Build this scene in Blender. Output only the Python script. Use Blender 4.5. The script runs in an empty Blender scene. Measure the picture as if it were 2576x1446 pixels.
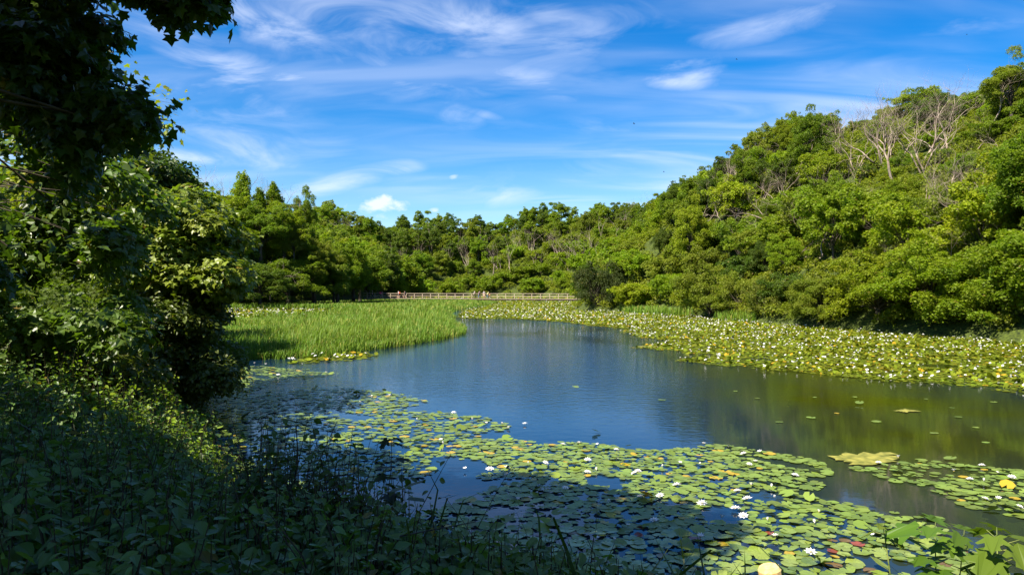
import bpy, math, random
import numpy as np
from mathutils import Vector, Matrix

SEED = 11
rng = np.random.default_rng(SEED)
sc = bpy.context.scene
COL = sc.collection
F = 1860.0          # focal length in the units of the 2576 px wide photograph
CX, CY, CH = 1288.0, 723.0, 3.0   # picture centre, eye height above the water

def R(a): return math.radians(a)
def gw(px, py, z=0.0):
    """point of the level plane z seen at this spot of the photograph"""
    Y = (CH - z) * F / (py - CY)
    return ((px - CX) / F * Y, Y)
def pt(px, py, Y):
    return np.array([(px - CX) / F * Y, Y, CH - (py - CY) / F * Y])
def proj(P):
    P = np.atleast_2d(P)
    y = np.maximum(P[:, 1], 0.05)
    return CX + P[:, 0] / y * F, CY - (P[:, 2] - CH) / y * F

# sun ------------------------------------------------------------------
SUN_EL = R(52.0)
az = np.array([-0.72, -0.69]); az /= np.linalg.norm(az)
SUN = np.array([az[0] * math.cos(SUN_EL), az[1] * math.cos(SUN_EL), math.sin(SUN_EL)])

# ---------------------------------------------------------------- numpy geometry
def inpoly(x, y, poly):
    x = np.asarray(x, float); y = np.asarray(y, float)
    inside = np.zeros(x.shape, bool)
    n = len(poly)
    for i in range(n):
        x1, y1 = poly[i]; x2, y2 = poly[(i + 1) % n]
        if y1 == y2: continue
        c = ((y1 > y) != (y2 > y)) & (x < (x2 - x1) * (y - y1) / (y2 - y1) + x1)
        inside ^= c
    return inside
def polydist(x, y, poly):
    x = np.asarray(x, float); y = np.asarray(y, float)
    d = np.full(x.shape, 1e18)
    n = len(poly)
    for i in range(n):
        x1, y1 = poly[i]; x2, y2 = poly[(i + 1) % n]
        dx, dy = x2 - x1, y2 - y1
        L = dx * dx + dy * dy + 1e-12
        t = np.clip(((x - x1) * dx + (y - y1) * dy) / L, 0, 1)
        d = np.minimum(d, (x - x1 - t * dx) ** 2 + (y - y1 - t * dy) ** 2)
    return np.sqrt(d)
def sstep(a, b, x):
    t = np.clip((np.asarray(x, float) - a) / (b - a), 0, 1)
    return t * t * (3 - 2 * t)
def wob(x, y, s, seed=0.0):
    """cheap smooth noise in -1..1"""
    x = np.asarray(x, float) / s; y = np.asarray(y, float) / s
    return (np.sin(1.7 * x + 2.3 * np.sin(0.9 * y + seed) + seed) + np.sin(1.9 * y + 1.8 * np.sin(1.1 * x + 2 * seed) + 1.3 * seed)
            + 0.6 * np.sin(3.1 * x + 2.7 * y + 3 * seed)) / 2.6
def unit(v):
    return v / np.maximum(np.linalg.norm(v, axis=-1, keepdims=True), 1e-9)

WATER = [(5, 4.0), (2.6, 4.9), (1.2, 5.9), (0.2, 6.6), (-1.2, 7.2), (-2.4, 8.0), (-3.4, 9.3), (-4.3, 11), (-5.6, 13.5), (-7.6, 18), (-9.6, 24),
         (-12, 30), (-16, 36), (-24, 42), (-34, 50), (-43, 68), (-45, 85), (-46, 110), (-44, 135), (-38, 155), (-34, 180), (-31, 205),
         (-25, 232), (-10, 240), (10, 235), (22, 210), (21, 185), (17, 165), (15, 150), (13, 125), (10, 108), (8.6, 101), (10, 96),
         (15, 90), (19.3, 80), (21, 64), (24.5, 50), (28, 39.5), (33, 28), (38, 20), (44, 12), (48, 5), (42, -8), (25, -3), (15, 1.5), (9, 3.2)]

def ground(x, y):
    x = np.asarray(x, float); y = np.asarray(y, float)
    d = polydist(x, y, WATER)
    ins = inpoly(x, y, WATER)
    r = np.hypot(x, y)
    w = sstep(14, 46, r)
    H = 12.5 + 12.5 * sstep(-20, 24, x) * (1 - .36 * (1 - sstep(48, 105, y))) + 9 * sstep(190, 250, y) * (1 - sstep(-20, 24, x))
    t = np.clip(d / np.where(x > 0, 38.0, 44.0), 0, 1)
    hill = H * (1 - (1 - t) ** 1.55) + 0.5 * wob(x, y, 7, 1.0) * np.clip(d / 6, 0, 1)
    near = 1.4 * (1 - np.exp(-d / 1.2)) + 0.10 * np.clip(d - 1, 0, 12) * sstep(-1, -5, x) + 0.12 * wob(x, y, 1.6, 2.0) * np.clip(d, 0, 1)
    z = near * (1 - w) + hill * w
    return np.where(ins, -np.minimum(1.4, 0.45 * d), z + 0.0)

# ---------------------------------------------------------------- mesh helpers
class MB:
    def __init__(s):
        s.v = []; s.l = []; s.n = []; s.t = []; s.m = []; s.nv = 0
    def add(s, V, loops, sizes, tint=0.5, mat=0):
        V = np.asarray(V, np.float32).reshape(-1, 3)
        s.v.append(V); s.l.append(np.asarray(loops, np.int64) + s.nv); s.n.append(np.asarray(sizes, np.int64))
        s.t.append(np.broadcast_to(np.asarray(tint, np.float32), (len(V),)))
        s.m.append(np.full(len(sizes), mat, np.int32))
        s.nv += len(V)
    def faces(s, V, Fs, tint=0.5, mat=0):
        s.add(V, [i for f in Fs for i in f], [len(f) for f in Fs], tint, mat)
    def scatter(s, tv, tf, P, M, S, tint, mat=0):
        """copies of a template at P with 3x3 frames M and sizes S"""
        n = len(P)
        if n == 0: return
        tv = np.asarray(tv, float); k = len(tv)
        S = np.asarray(S, float)
        if S.ndim == 1: S = S[:, None]
        V = np.einsum('nij,nkj->nki', M, tv[None] * S[:, None, :] if S.shape[1] == 3 else np.broadcast_to(tv, (n, k, 3)) * S[:, None, :]) + P[:, None, :]
        loop = np.array([i for f in tf for i in f]); size = np.array([len(f) for f in tf])
        L = (loop[None] + (np.arange(n) * k)[:, None]).ravel()
        s.add(V.reshape(-1, 3), L, np.tile(size, n), np.repeat(tint, k), mat)
    def tube(s, pts, rad, sides=6, tint=0.5, mat=0, cap=True):
        pts = np.asarray(pts, float); rad = np.broadcast_to(np.asarray(rad, float), (len(pts),))
        n = len(pts); V = []
        d = np.gradient(pts, axis=0); d = unit(d)
        a = np.array([0.3, 0.9, 0.2]) if abs(d[0][2]) > 0.8 else np.array([0, 0, 1.0])
        u = unit(np.cross(d[0], a))
        for i in range(n):
            u = unit(u - d[i] * np.dot(u, d[i])); w = np.cross(d[i], u)
            for j in range(sides):
                th = 2 * math.pi * j / sides
                V.append(pts[i] + rad[i] * (math.cos(th) * u + math.sin(th) * w))
        Fs = [(i * sides + j, i * sides + (j + 1) % sides, (i + 1) * sides + (j + 1) % sides, (i + 1) * sides + j) for i in range(n - 1) for j in range(sides)]
        if cap: Fs += [tuple(range(sides))[::-1], tuple((n - 1) * sides + j for j in range(sides))]
        s.faces(V, Fs, tint, mat)
    def box(s, c, h, ax=None, tint=0.5, mat=0):
        c = np.asarray(c, float); h = np.asarray(h, float)
        V = np.array([[x, y, z] for x in (-1, 1) for y in (-1, 1) for z in (-1, 1)], float) * h
        if ax is not None: V = V @ np.asarray(ax, float)
        s.faces(V + c, [(0, 1, 3, 2), (4, 6, 7, 5), (0, 4, 5, 1), (2, 3, 7, 6), (0, 2, 6, 4), (1, 5, 7, 3)], tint, mat)
    def mesh(s, name, mats, smooth=False):
        me = bpy.data.meshes.new(name)
        V = np.concatenate(s.v); L = np.concatenate(s.l); N = np.concatenate(s.n)
        me.vertices.add(len(V)); me.vertices.foreach_set('co', V.ravel())
        me.loops.add(len(L)); me.loops.foreach_set('vertex_index', L.astype(np.int32))
        me.polygons.add(len(N)); st = np.concatenate([[0], np.cumsum(N)[:-1]])
        me.polygons.foreach_set('loop_start', st.astype(np.int32))
        me.polygons.foreach_set('material_index', np.concatenate(s.m))
        me.polygons.foreach_set('use_smooth', np.full(len(N), smooth))
        a = me.attributes.new('tint', 'FLOAT', 'POINT'); a.data.foreach_set('value', np.concatenate(s.t).astype(np.float32))
        for m in (mats if isinstance(mats, (list, tuple)) else [mats]): me.materials.append(m)
        me.update(calc_edges=True)
        return me

def frames(n, tip):
    n = unit(n); t = tip - n * np.sum(n * tip, -1, keepdims=True); t = unit(t)
    b = np.cross(t, n)
    return np.stack([b, t, n], -1)
def randn(n): return rng.normal(size=(n, 3))

def link(name, data, parent=None, loc=None, rot=None, scale=None, color=None):
    o = bpy.data.objects.new(name, data); COL.objects.link(o)
    if parent: o.parent = parent
    if loc is not None: o.location = [float(c) for c in loc]
    if rot is not None: o.rotation_euler = [float(c) for c in rot]
    if scale is not None: o.scale = [float(c) for c in scale]
    if color is not None: o.color = (float(color[0]), float(color[1]), float(color[2]), 1)
    return o
def tag(o, label=None, cat=None, group=None, kind=None):
    if label: o['label'] = label
    if cat: o['category'] = cat
    if group: o['group'] = group
    if kind: o['kind'] = kind
    return o

# ---------------------------------------------------------------- materials
def newmat(name):
    m = bpy.data.materials.new(name); m.use_nodes = True
    nt = m.node_tree; nt.nodes.clear()
    out = nt.nodes.new('ShaderNodeOutputMaterial')
    return m, nt, out
def N(nt, t, **kw):
    n = nt.nodes.new(t)
    for k, v in kw.items():
        if k.startswith('i_'): n.inputs[k[2:].replace('_', ' ')].default_value = v
        else: setattr(n, k, v)
    return n
def math_(nt, op, a, b=None, c=None, clamp=False):
    n = nt.nodes.new('ShaderNodeMath'); n.operation = op; n.use_clamp = clamp
    for i, v in enumerate((a, b, c)):
        if v is None: continue
        if isinstance(v, (int, float)): n.inputs[i].default_value = v
        else: nt.links.new(v, n.inputs[i])
    return n.outputs[0]

def leaf_material(name, base=None, mottle=0.0, trans=0.5, rough=0.55, spec=0.3, hue=0.035, val=0.6, odd=0.985, odd_col=(0.2, 0.15, 0.02), tcol=(1.1, 1.25, 0.35)):
    m, nt, out = newmat(name); L = nt.links.new
    at = N(nt, 'ShaderNodeAttribute', attribute_name='tint')
    if base is None:
        col = N(nt, 'ShaderNodeObjectInfo').outputs['Color']
    else:
        c = N(nt, 'ShaderNodeRGB'); c.outputs[0].default_value = (*base, 1); col = c.outputs[0]
    t = at.outputs['Fac']
    t2 = math_(nt, 'FRACT', math_(nt, 'MULTIPLY', t, 37.7))
    hs = N(nt, 'ShaderNodeHueSaturation')
    L(col, hs.inputs['Color'])
    L(math_(nt, 'MULTIPLY_ADD', t, -hue, 0.5 + hue * 0.5), hs.inputs['Hue'])
    L(math_(nt, 'MULTIPLY_ADD', t2, val, 1 - val * 0.5), hs.inputs['Value'])
    mx = N(nt, 'ShaderNodeMix', data_type='RGBA')
    L(math_(nt, 'GREATER_THAN', t2, odd), mx.inputs[0]); L(hs.outputs[0], mx.inputs[6]); mx.inputs[7].default_value = (*odd_col, 1)
    if mottle:      # blotches of wear and paler ribs on the pad itself
        tc = N(nt, 'ShaderNodeTexCoord'); no = N(nt, 'ShaderNodeTexNoise'); no.inputs['Scale'].default_value = 4.5; no.inputs['Detail'].default_value = 4
        oi = N(nt, 'ShaderNodeObjectInfo'); av = N(nt, 'ShaderNodeVectorMath', operation='ADD'); L(tc.outputs['Object'], av.inputs[0]); L(oi.outputs['Random'], av.inputs[1]); L(av.outputs[0], no.inputs[0])
        gr = N(nt, 'ShaderNodeTexGradient', gradient_type='RADIAL'); L(tc.outputs['Object'], gr.inputs[0])
        rib = math_(nt, 'POWER', math_(nt, 'ABSOLUTE', math_(nt, 'SINE', math_(nt, 'MULTIPLY', gr.outputs['Fac'], 44.0))), 6.0)
        k = math_(nt, 'ADD', math_(nt, 'MULTIPLY_ADD', no.outputs[0], mottle * 2, 1 - mottle), math_(nt, 'MULTIPLY', rib, -0.16))
        vm = N(nt, 'ShaderNodeHueSaturation'); L(mx.outputs[2], vm.inputs['Color']); L(k, vm.inputs['Value']); leafcol = vm.outputs[0]
    else: leafcol = mx.outputs[2]
    p = N(nt, 'ShaderNodeBsdfPrincipled'); L(leafcol, p.inputs['Base Color'])
    p.inputs['Roughness'].default_value = rough; p.inputs['Specular IOR Level'].default_value = spec
    tr = N(nt, 'ShaderNodeBsdfTranslucent')
    tm = N(nt, 'ShaderNodeMix', data_type='RGBA', blend_type='MULTIPLY'); tm.inputs[0].default_value = 1
    L(mx.outputs[2], tm.inputs[6]); tm.inputs[7].default_value = (*tcol, 1); L(tm.outputs[2], tr.inputs['Color'])
    ms = N(nt, 'ShaderNodeMixShader'); ms.inputs[0].default_value = trans
    L(p.outputs[0], ms.inputs[1]); L(tr.outputs[0], ms.inputs[2]); L(ms.outputs[0], out.inputs[0])
    return m
def noise_material(name, c1, c2, scale=4.0, rough=0.85, detail=6.0, spec=0.2, bump=0.0, stretch=(1, 1, 1)):
    m, nt, out = newmat(name); L = nt.links.new
    tc = N(nt, 'ShaderNodeTexCoord'); mp = N(nt, 'ShaderNodeMapping'); mp.inputs['Scale'].default_value = stretch
    L(tc.outputs['Object'], mp.inputs[0])
    no = N(nt, 'ShaderNodeTexNoise'); no.inputs['Scale'].default_value = scale; no.inputs['Detail'].default_value = detail
    L(mp.outputs[0], no.inputs[0])
    cr = N(nt, 'ShaderNodeValToRGB'); cr.color_ramp.elements[0].position = 0.35; cr.color_ramp.elements[1].position = 0.65
    cr.color_ramp.elements[0].color = (*c1, 1); cr.color_ramp.elements[1].color = (*c2, 1); L(no.outputs[0], cr.inputs[0])
    p = N(nt, 'ShaderNodeBsdfPrincipled'); L(cr.outputs[0], p.inputs['Base Color'])
    p.inputs['Roughness'].default_value = rough; p.inputs['Specular IOR Level'].default_value = spec
    if bump:
        b = N(nt, 'ShaderNodeBump'); b.inputs['Strength'].default_value = bump; L(no.outputs[0], b.inputs['Height']); L(b.outputs[0], p.inputs['Normal'])
    L(p.outputs[0], out.inputs[0]); return m

M_LEAF = leaf_material('leaf')
M_LEAF_NEAR = leaf_material('broad_leaf', trans=0.42, rough=0.4, spec=0.5, hue=0.035, val=0.5)
M_REED = leaf_material('reed_blade', base=(0.125, 0.215, 0.016), trans=0.3, hue=0.07, val=0.6, odd=0.9, odd_col=(0.3, 0.28, 0.06))
M_HERB = leaf_material('herb_leaf', trans=0.42, rough=0.45, spec=0.35, hue=0.03, val=0.4, odd=2.0)
M_PAD = leaf_material('lily_pad_leaf', mottle=0.32, trans=0.12, rough=0.3, spec=0.6, hue=0.035, val=0.4, odd=2.0)
M_PADS = leaf_material('lily_bed_leaf', base=(0.135, 0.165, 0.009), trans=0.2, rough=0.7, spec=0.12, hue=0.05, val=0.9, odd=0.955, odd_col=(0.40, 0.26, 0.015))
M_PETAL = noise_material('petal', (0.78, 0.77, 0.72), (0.85, 0.84, 0.82), 9, 0.5)
M_STAMEN = noise_material('stamen', (0.65, 0.42, 0.03), (0.75, 0.55, 0.08), 30, 0.6)
M_BARK = noise_material('bark', (0.045, 0.036, 0.025), (0.12, 0.1, 0.075), 6, 0.9, bump=0.4, stretch=(1, 1, .3))
M_DEAD = noise_material('dead_wood', (0.17, 0.125, 0.095), (0.40, 0.32, 0.25), 3, 0.85, bump=0.2, stretch=(1, 1, .4))
M_SOIL = noise_material('soil', (0.018, 0.026, 0.007), (0.075, 0.10, 0.014), 5.0, 0.95)
M_WOOD = noise_material('weathered_wood', (0.30, 0.245, 0.17), (0.45, 0.38, 0.28), 5, 0.75, stretch=(.2, 4, 4))
M_WOOD_DARK = noise_material('dark_shaded_wood', (0.05, 0.038, 0.026), (0.12, 0.09, 0.06), 4, 0.85)
M_STONE = noise_material('rubble_stone', (0.1, 0.075, 0.055), (0.26, 0.21, 0.16), 5, 0.9, bump=0.5)
M_POST = noise_material('cut_timber', (0.5, 0.33, 0.12), (0.68, 0.5, 0.22), 6, 0.7, stretch=(5, 5, .6))
M_SCUM = noise_material('algae', (.10, .11, .02), (.27, .25, .05), 7, 0.8)
M_STEM = noise_material('green_stem', (0.1, 0.14, 0.03), (0.2, 0.22, 0.06), 12, 0.6)
M_DARKSTEM = noise_material('dark_stem', (0.03, 0.022, 0.012), (0.07, 0.05, 0.025), 12, 0.7)

# ---------------------------------------------------------------- camera, sun, sky
cam = bpy.data.cameras.new('camera'); co = link('camera', cam, loc=(0, 0, CH), rot=(R(90), 0, 0))
cam.sensor_width = 36; cam.lens = 36 * F / 2576; cam.clip_start = 0.05; cam.clip_end = 6000
sc.camera = co
sl = bpy.data.lights.new('sun', 'SUN'); sl.energy = 3.7; sl.angle = R(0.53); sl.color = (1, 0.925, 0.79)
so = link('sun', sl); so.rotation_euler = Vector(SUN).to_track_quat('Z', 'Y').to_euler()

def build_world():
    w = bpy.data.worlds.new('World'); sc.world = w; w.use_nodes = True
    nt = w.node_tree; nt.nodes.clear(); L = nt.links.new
    out = N(nt, 'ShaderNodeOutputWorld'); bg = N(nt, 'ShaderNodeBackground'); L(bg.outputs[0], out.inputs[0])
    sky = N(nt, 'ShaderNodeTexSky', sky_type='NISHITA'); sky.sun_disc = False
    sky.sun_elevation = SUN_EL; sky.sun_rotation = math.atan2(SUN[0], SUN[1]) % (2 * math.pi)
    sky.air_density = 1.0; sky.dust_density = 0.25; sky.ozone_density = 3.0; sky.altitude = 60
    hs = N(nt, 'ShaderNodeHueSaturation'); hs.inputs['Saturation'].default_value = 1.56; hs.inputs['Hue'].default_value = 0.508
    L(sky.outputs[0], hs.inputs['Color'])
    tc = N(nt, 'ShaderNodeTexCoord'); sx = N(nt, 'ShaderNodeSeparateXYZ'); L(tc.outputs['Generated'], sx.inputs[0])
    X, Y, Z = sx.outputs
    azi = math_(nt, 'ARCTAN2', X, Y); ele = math_(nt, 'ARCSINE', math_(nt, 'MAXIMUM', math_(nt, 'MINIMUM', Z, 0.9999), -0.9999))
    cae = N(nt, 'ShaderNodeCombineXYZ'); L(azi, cae.inputs[0]); L(ele, cae.inputs[1])
    # plane high above: cloud texture coordinates
    den = math_(nt, 'ADD', math_(nt, 'MAXIMUM', Z, 0.0), 0.22)
    cp = N(nt, 'ShaderNodeCombineXYZ'); L(math_(nt, 'DIVIDE', X, den), cp.inputs[0]); L(math_(nt, 'DIVIDE', Y, den), cp.inputs[1])
    def noise(vec, rot, scale, sc_, det, dist, rough=0.55):
        mp = N(nt, 'ShaderNodeMapping'); mp.inputs['Rotation'].default_value = (0, 0, R(rot)); mp.inputs['Scale'].default_value = scale
        L(vec, mp.inputs[0]); n = N(nt, 'ShaderNodeTexNoise'); n.inputs['Scale'].default_value = sc_; n.inputs['Detail'].default_value = det
        n.inputs['Distortion'].default_value = dist; n.inputs['Roughness'].default_value = rough; L(mp.outputs[0], n.inputs[0]); return n.outputs[0]
    def ramp(v, a, b, lo=0.0, hi=1.0):
        n = N(nt, 'ShaderNodeMapRange', interpolation_type='SMOOTHSTEP'); L(v, n.inputs[0])
        n.inputs[1].default_value = a; n.inputs[2].default_value = b; n.inputs[3].default_value = lo; n.inputs[4].default_value = hi
        return n.outputs[0]
    fine = noise(cp.outputs[0], 62, (1.0, 3.4, 1), 1.5, 8, 0.9, 0.5)
    broad = noise(cp.outputs[0], 35, (0.7, 1.7, 1), 0.75, 4, 0.5, 0.45)
    finew = ramp(fine, 0.33, 0.72)
    veil = math_(nt, 'MULTIPLY', ramp(broad, 0.33, 0.70), math_(nt, 'MULTIPLY_ADD', finew, 0.62, 0.10))
    veil = math_(nt, 'MULTIPLY', veil, 0.82)
    # the larger cirrus patches, each a soft ellipse in azimuth / elevation (radians)
    aefine = noise(cae.outputs[0], 12, (1.0, 3.0, 1), 6, 8, 0.9, 0.58)
    aew = ramp(aefine, 0.33, 0.72)
    tot = veil
    #  px, py, half width, half height (photo px), tilt, strength
    spots = [(900, 60, 420, 100, 12, .34), (1000, 185, 380, 70, 8, .3), (600, 300, 320, 110, 15, .32), (1350, 120, 360, 80, -10, .3), (1500, 430, 400, 50, -8, .2), (640, 50, 230, 50, 14, .62), (430, 60, 150, 60, 5, .4), (560, 175, 190, 45, 3, .55), (735, 195, 75, 15, -4, .85), (640, 255, 130, 28, 24, .5),
             (620, 360, 150, 50, 20, .7), (480, 398, 130, 22, 2, .7), (860, 455, 210, 26, -14, .75), (1010, 428, 60, 16, -10, .5),
             (1180, 60, 260, 60, 10, .45), (1330, 200, 170, 45, 12, .42), (1690, 165, 120, 22, -6, .5), (1700, 204, 130, 24, 8, .62), (1740, 196, 80, 20, -8, .6), (1140, 288, 75, 34, 5, .6), (1165, 275, 90, 14, 12, .5),
             (1250, 490, 120, 30, -4, .5), (1930, 60, 300, 40, -8, .35), (1450, 60, 300, 40, 15, .3), (1250, 150, 330, 50, 8, .26), (760, 545, 60, 16, 0, .5), (1070, 487, 28, 9, -8, .5), (2430, 65, 170, 22, 6, .2), (1620, 330, 280, 40, 6, .18)]
    for px, py, hw, hh, tilt, st in spots:
        a = math.atan((px - CX) / F); e = math.atan((CY - py) / F * math.cos(a))
        s1 = hw / F * math.cos(a); s2 = hh / F
        sub = N(nt, 'ShaderNodeVectorMath', operation='SUBTRACT'); L(cae.outputs[0], sub.inputs[0]); sub.inputs[1].default_value = (a, e, 0)
        mp = N(nt, 'ShaderNodeMapping'); mp.vector_type = 'TEXTURE'; mp.inputs['Rotation'].default_value = (0, 0, R(-tilt)); mp.inputs['Scale'].default_value = (s1, s2, 1)
        L(sub.outputs[0], mp.inputs[0])
        ln = N(nt, 'ShaderNodeVectorMath', operation='LENGTH'); L(mp.outputs[0], ln.inputs[0])
        g = ramp(ln.outputs['Value'], 1.5, 0.0, 0.0, min(1.0, st * 1.25))
        tot = math_(nt, 'MAXIMUM', tot, math_(nt, 'MULTIPLY', g, math_(nt, 'MULTIPLY_ADD', aew, 0.95, 0.05)))
    # one small cumulus
    cum = noise(cae.outputs[0], 0, (1, 1.5, 1), 38, 5, 0.4, 0.55)
    for px, py, hw, hh, st in [(955, 516, 44, 22, .85), (790, 528, 20, 9, .7), (1142, 446, 12, 6, .45), (1095, 530, 14, 7, .6)]:
        a = math.atan((px - CX) / F); e = math.atan((CY - py) / F * math.cos(a))
        sub = N(nt, 'ShaderNodeVectorMath', operation='SUBTRACT'); L(cae.outputs[0], sub.inputs[0]); sub.inputs[1].default_value = (a, e, 0)
        mp = N(nt, 'ShaderNodeMapping'); mp.vector_type = 'TEXTURE'; mp.inputs['Scale'].default_value = (hw / F, hh / F, 1); L(sub.outputs[0], mp.inputs[0])
        ln = N(nt, 'ShaderNodeVectorMath', operation='LENGTH'); L(mp.outputs[0], ln.inputs[0])
        v = math_(nt, 'SUBTRACT', math_(nt, 'MULTIPLY', cum, 3.6), math_(nt, 'ADD', ln.outputs['Value'], 0.75))
        tot = math_(nt, 'MAXIMUM', tot, ramp(v, -0.35, 0.75, 0, st))
    # faint pale band low over the trees
    tot = math_(nt, 'MINIMUM', tot, 1.0)
    mx = N(nt, 'ShaderNodeMix', data_type='RGBA'); L(tot, mx.inputs[0]); L(hs.outputs[0], mx.inputs[6]); mx.inputs[7].default_value = (6.0, 6.5, 7.6, 1)
    L(mx.outputs[2], bg.inputs[0]); bg.inputs[1].default_value = 0.0505
    return w
build_world()
sc.view_settings.view_transform = 'Standard'; sc.view_settings.look = 'None'
sc.view_settings.exposure = 1.8; sc.view_settings.gamma = 1.0
sc.cycles.max_bounces = 8; sc.cycles.diffuse_bounces = 4; sc.cycles.glossy_bounces = 3; sc.cycles.transmission_bounces = 4
sc.cycles.sample_clamp_indirect = 4.0; sc.cycles.caustics_reflective = False; sc.cycles.caustics_refractive = False

# ---------------------------------------------------------------- ground and water
def build_ground():
    n = 330
    u = np.linspace(-1, 1, n)
    gx = 700 * np.sign(u) * np.abs(u) ** 2.3 + 0.0
    v = np.linspace(-1, 1, n)
    gy = 12 + np.where(v < 0, 300, 760) * np.sign(v) * np.abs(v) ** 2.2
    X, Y = np.meshgrid(gx, gy)
    Z = ground(X.ravel(), Y.ravel())
    V = np.stack([X.ravel(), Y.ravel(), Z], -1)
    i = np.arange(n * n).reshape(n, n)
    q = np.stack([i[:-1, :-1], i[:-1, 1:], i[1:, 1:], i[1:, :-1]], -1).reshape(-1, 4)
    mb = MB(); mb.add(V, q.ravel(), np.full(len(q), 4))
    tag(link('ground', mb.mesh('ground', M_SOIL, True)), kind='structure')
build_ground()

def build_water():
    m, nt, out = newmat('pond_water'); L = nt.links.new
    tc = N(nt, 'ShaderNodeTexCoord')
    def noi(scale, rot, sc_, det):
        mp = N(nt, 'ShaderNodeMapping'); mp.inputs['Scale'].default_value = scale; mp.inputs['Rotation'].default_value = (0, 0, R(rot)); L(tc.outputs['Object'], mp.inputs[0])
        n = N(nt, 'ShaderNodeTexNoise'); n.inputs['Scale'].default_value = sc_; n.inputs['Detail'].default_value = det; L(mp.outputs[0], n.inputs[0]); return n.outputs[0]
    fine = noi((1, 1.8, 1), 20, 9.0, 3); mid = noi((1, 1.6, 1), -15, 2.6, 2); mask = noi((1, 0.5, 1), 0, 0.09, 3)
    mk = N(nt, 'ShaderNodeMapRange'); L(mask, mk.inputs[0]); mk.inputs[1].default_value = 0.38; mk.inputs[2].default_value = 0.62; mk.inputs[3].default_value = 0.3; mk.inputs[4].default_value = 1.0
    hgt = math_(nt, 'MULTIPLY', math_(nt, 'ADD', math_(nt, 'MULTIPLY', fine, 0.45), mid), mk.outputs[0])
    b = N(nt, 'ShaderNodeBump'); b.inputs['Strength'].default_value = 0.24; b.inputs['Distance'].default_value = 0.1
    sp = N(nt, 'ShaderNodeSeparateXYZ'); L(tc.outputs['Object'], sp.inputs[0])
    # wind ruffles the open middle; the near water and the lee of the right bank lie calm
    far_ = N(nt, 'ShaderNodeMapRange', interpolation_type='SMOOTHSTEP'); L(sp.outputs[1], far_.inputs[0]); far_.inputs[1].default_value = 13; far_.inputs[2].default_value = 27; far_.inputs[3].default_value = .16
    lee = N(nt, 'ShaderNodeMapRange', interpolation_type='SMOOTHSTEP'); L(math_(nt, 'SUBTRACT', sp.outputs[0], math_(nt, 'MULTIPLY', sp.outputs[1], 0.2)), lee.inputs[0]); lee.inputs[1].default_value = -0.3; lee.inputs[2].default_value = 2.2; lee.inputs[3].default_value = 1.0; lee.inputs[4].default_value = 0.3
    L(math_(nt, 'MULTIPLY', hgt, math_(nt, 'MULTIPLY', far_.outputs[0], lee.outputs[0])), b.inputs['Height'])
    weed = noi((1, 1, 1), 0, 0.16, 5)
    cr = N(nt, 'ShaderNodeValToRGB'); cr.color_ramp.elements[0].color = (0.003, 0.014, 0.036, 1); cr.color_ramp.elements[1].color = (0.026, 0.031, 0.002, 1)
    # olive right side: weed plus painted hill reflection; blue middle: painted sky reflection
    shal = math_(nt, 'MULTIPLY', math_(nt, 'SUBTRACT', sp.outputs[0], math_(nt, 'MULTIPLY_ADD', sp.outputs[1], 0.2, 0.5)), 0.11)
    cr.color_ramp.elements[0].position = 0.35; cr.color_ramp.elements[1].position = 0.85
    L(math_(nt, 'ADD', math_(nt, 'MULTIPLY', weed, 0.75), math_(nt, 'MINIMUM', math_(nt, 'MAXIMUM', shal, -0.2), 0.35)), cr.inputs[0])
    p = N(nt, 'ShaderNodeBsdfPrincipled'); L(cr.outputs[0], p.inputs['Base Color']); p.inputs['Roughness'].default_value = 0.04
    p.inputs['IOR'].default_value = 1.333; p.inputs['Specular IOR Level'].default_value = 0.5; L(b.outputs[0], p.inputs['Normal'])
    L(p.outputs[0], out.inputs[0])
    mb = MB()
    V = [(-60, -15, 0), (60, -15, 0), (60, 250, 0), (-60, 250, 0)]
    mb.faces(V, [(0, 1, 2, 3)])
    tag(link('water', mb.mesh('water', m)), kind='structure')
build_water()
# ---------------------------------------------------------------- leaf shapes
T_CARD = (np.array([(0, 0, 0), (-.36, .45, .09), (0, 1, 0), (.36, .45, .09)]), [(0, 2, 1), (0, 3, 2)])
T_SPRIG = (np.array([(0, 0, 0), (-.5, .3, .06), (-.22, .42, .0), (-.42, .85, -.05), (0, .62, 0), (.05, 1.08, -.05), (.2, .6, 0), (.5, .72, -.04), (.3, .38, .0), (.52, .16, .05)]),
           [(0, 2, 1), (0, 4, 3, 2), (0, 6, 5, 4), (0, 8, 7, 6), (0, 9, 8)])
_h = [(0, .0, 0), (.2, -.14, .02), (.46, -.05, .03), (.3, .14, .05), (.6, .42, .0), (.5, .5, .0), (.27, .44, .04), (.24, .62, .03), (.3, .78, 0), (.1, .84, .01), (0, 1.0, -.06)]
_l = [(-x, y, z) for x, y, z in _h[1:-1]]
T_MAPLE = (np.array(_h + _l), [tuple(range(11)), (0, 10) + tuple(range(19, 10, -1))])
T_MAPLE_LO = (np.array([(0, 0, 0), (.44, -.04, .03), (.3, .16, .05), (.58, .44, .0), (.26, .52, .04), (0, 1, -.06), (-.26, .52, .04), (-.58, .44, .0), (-.3, .16, .05), (-.44, -.04, .03)]), [(0, 1, 2, 3, 4, 5), (0, 5, 6, 7, 8, 9)])
T_OVATE = (np.array([(0, 0, 0), (-.28, .18, .05), (-.34, .42, .07), (-.2, .74, .03), (0, 1, -.08), (.2, .74, .03), (.34, .42, .07), (.28, .18, .05)]), [(0, 4, 3, 2, 1), (0, 7, 6, 5, 4)])
T_BLADE = (np.array([(-.5, 0, 0), (.5, 0, 0), (.4, .4, .12), (-.4, .4, .12), (.28, .75, .12), (-.28, .75, .12), (0, 1, -.04)]), [(0, 1, 2, 3), (3, 2, 4, 5), (5, 4, 6)])

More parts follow.
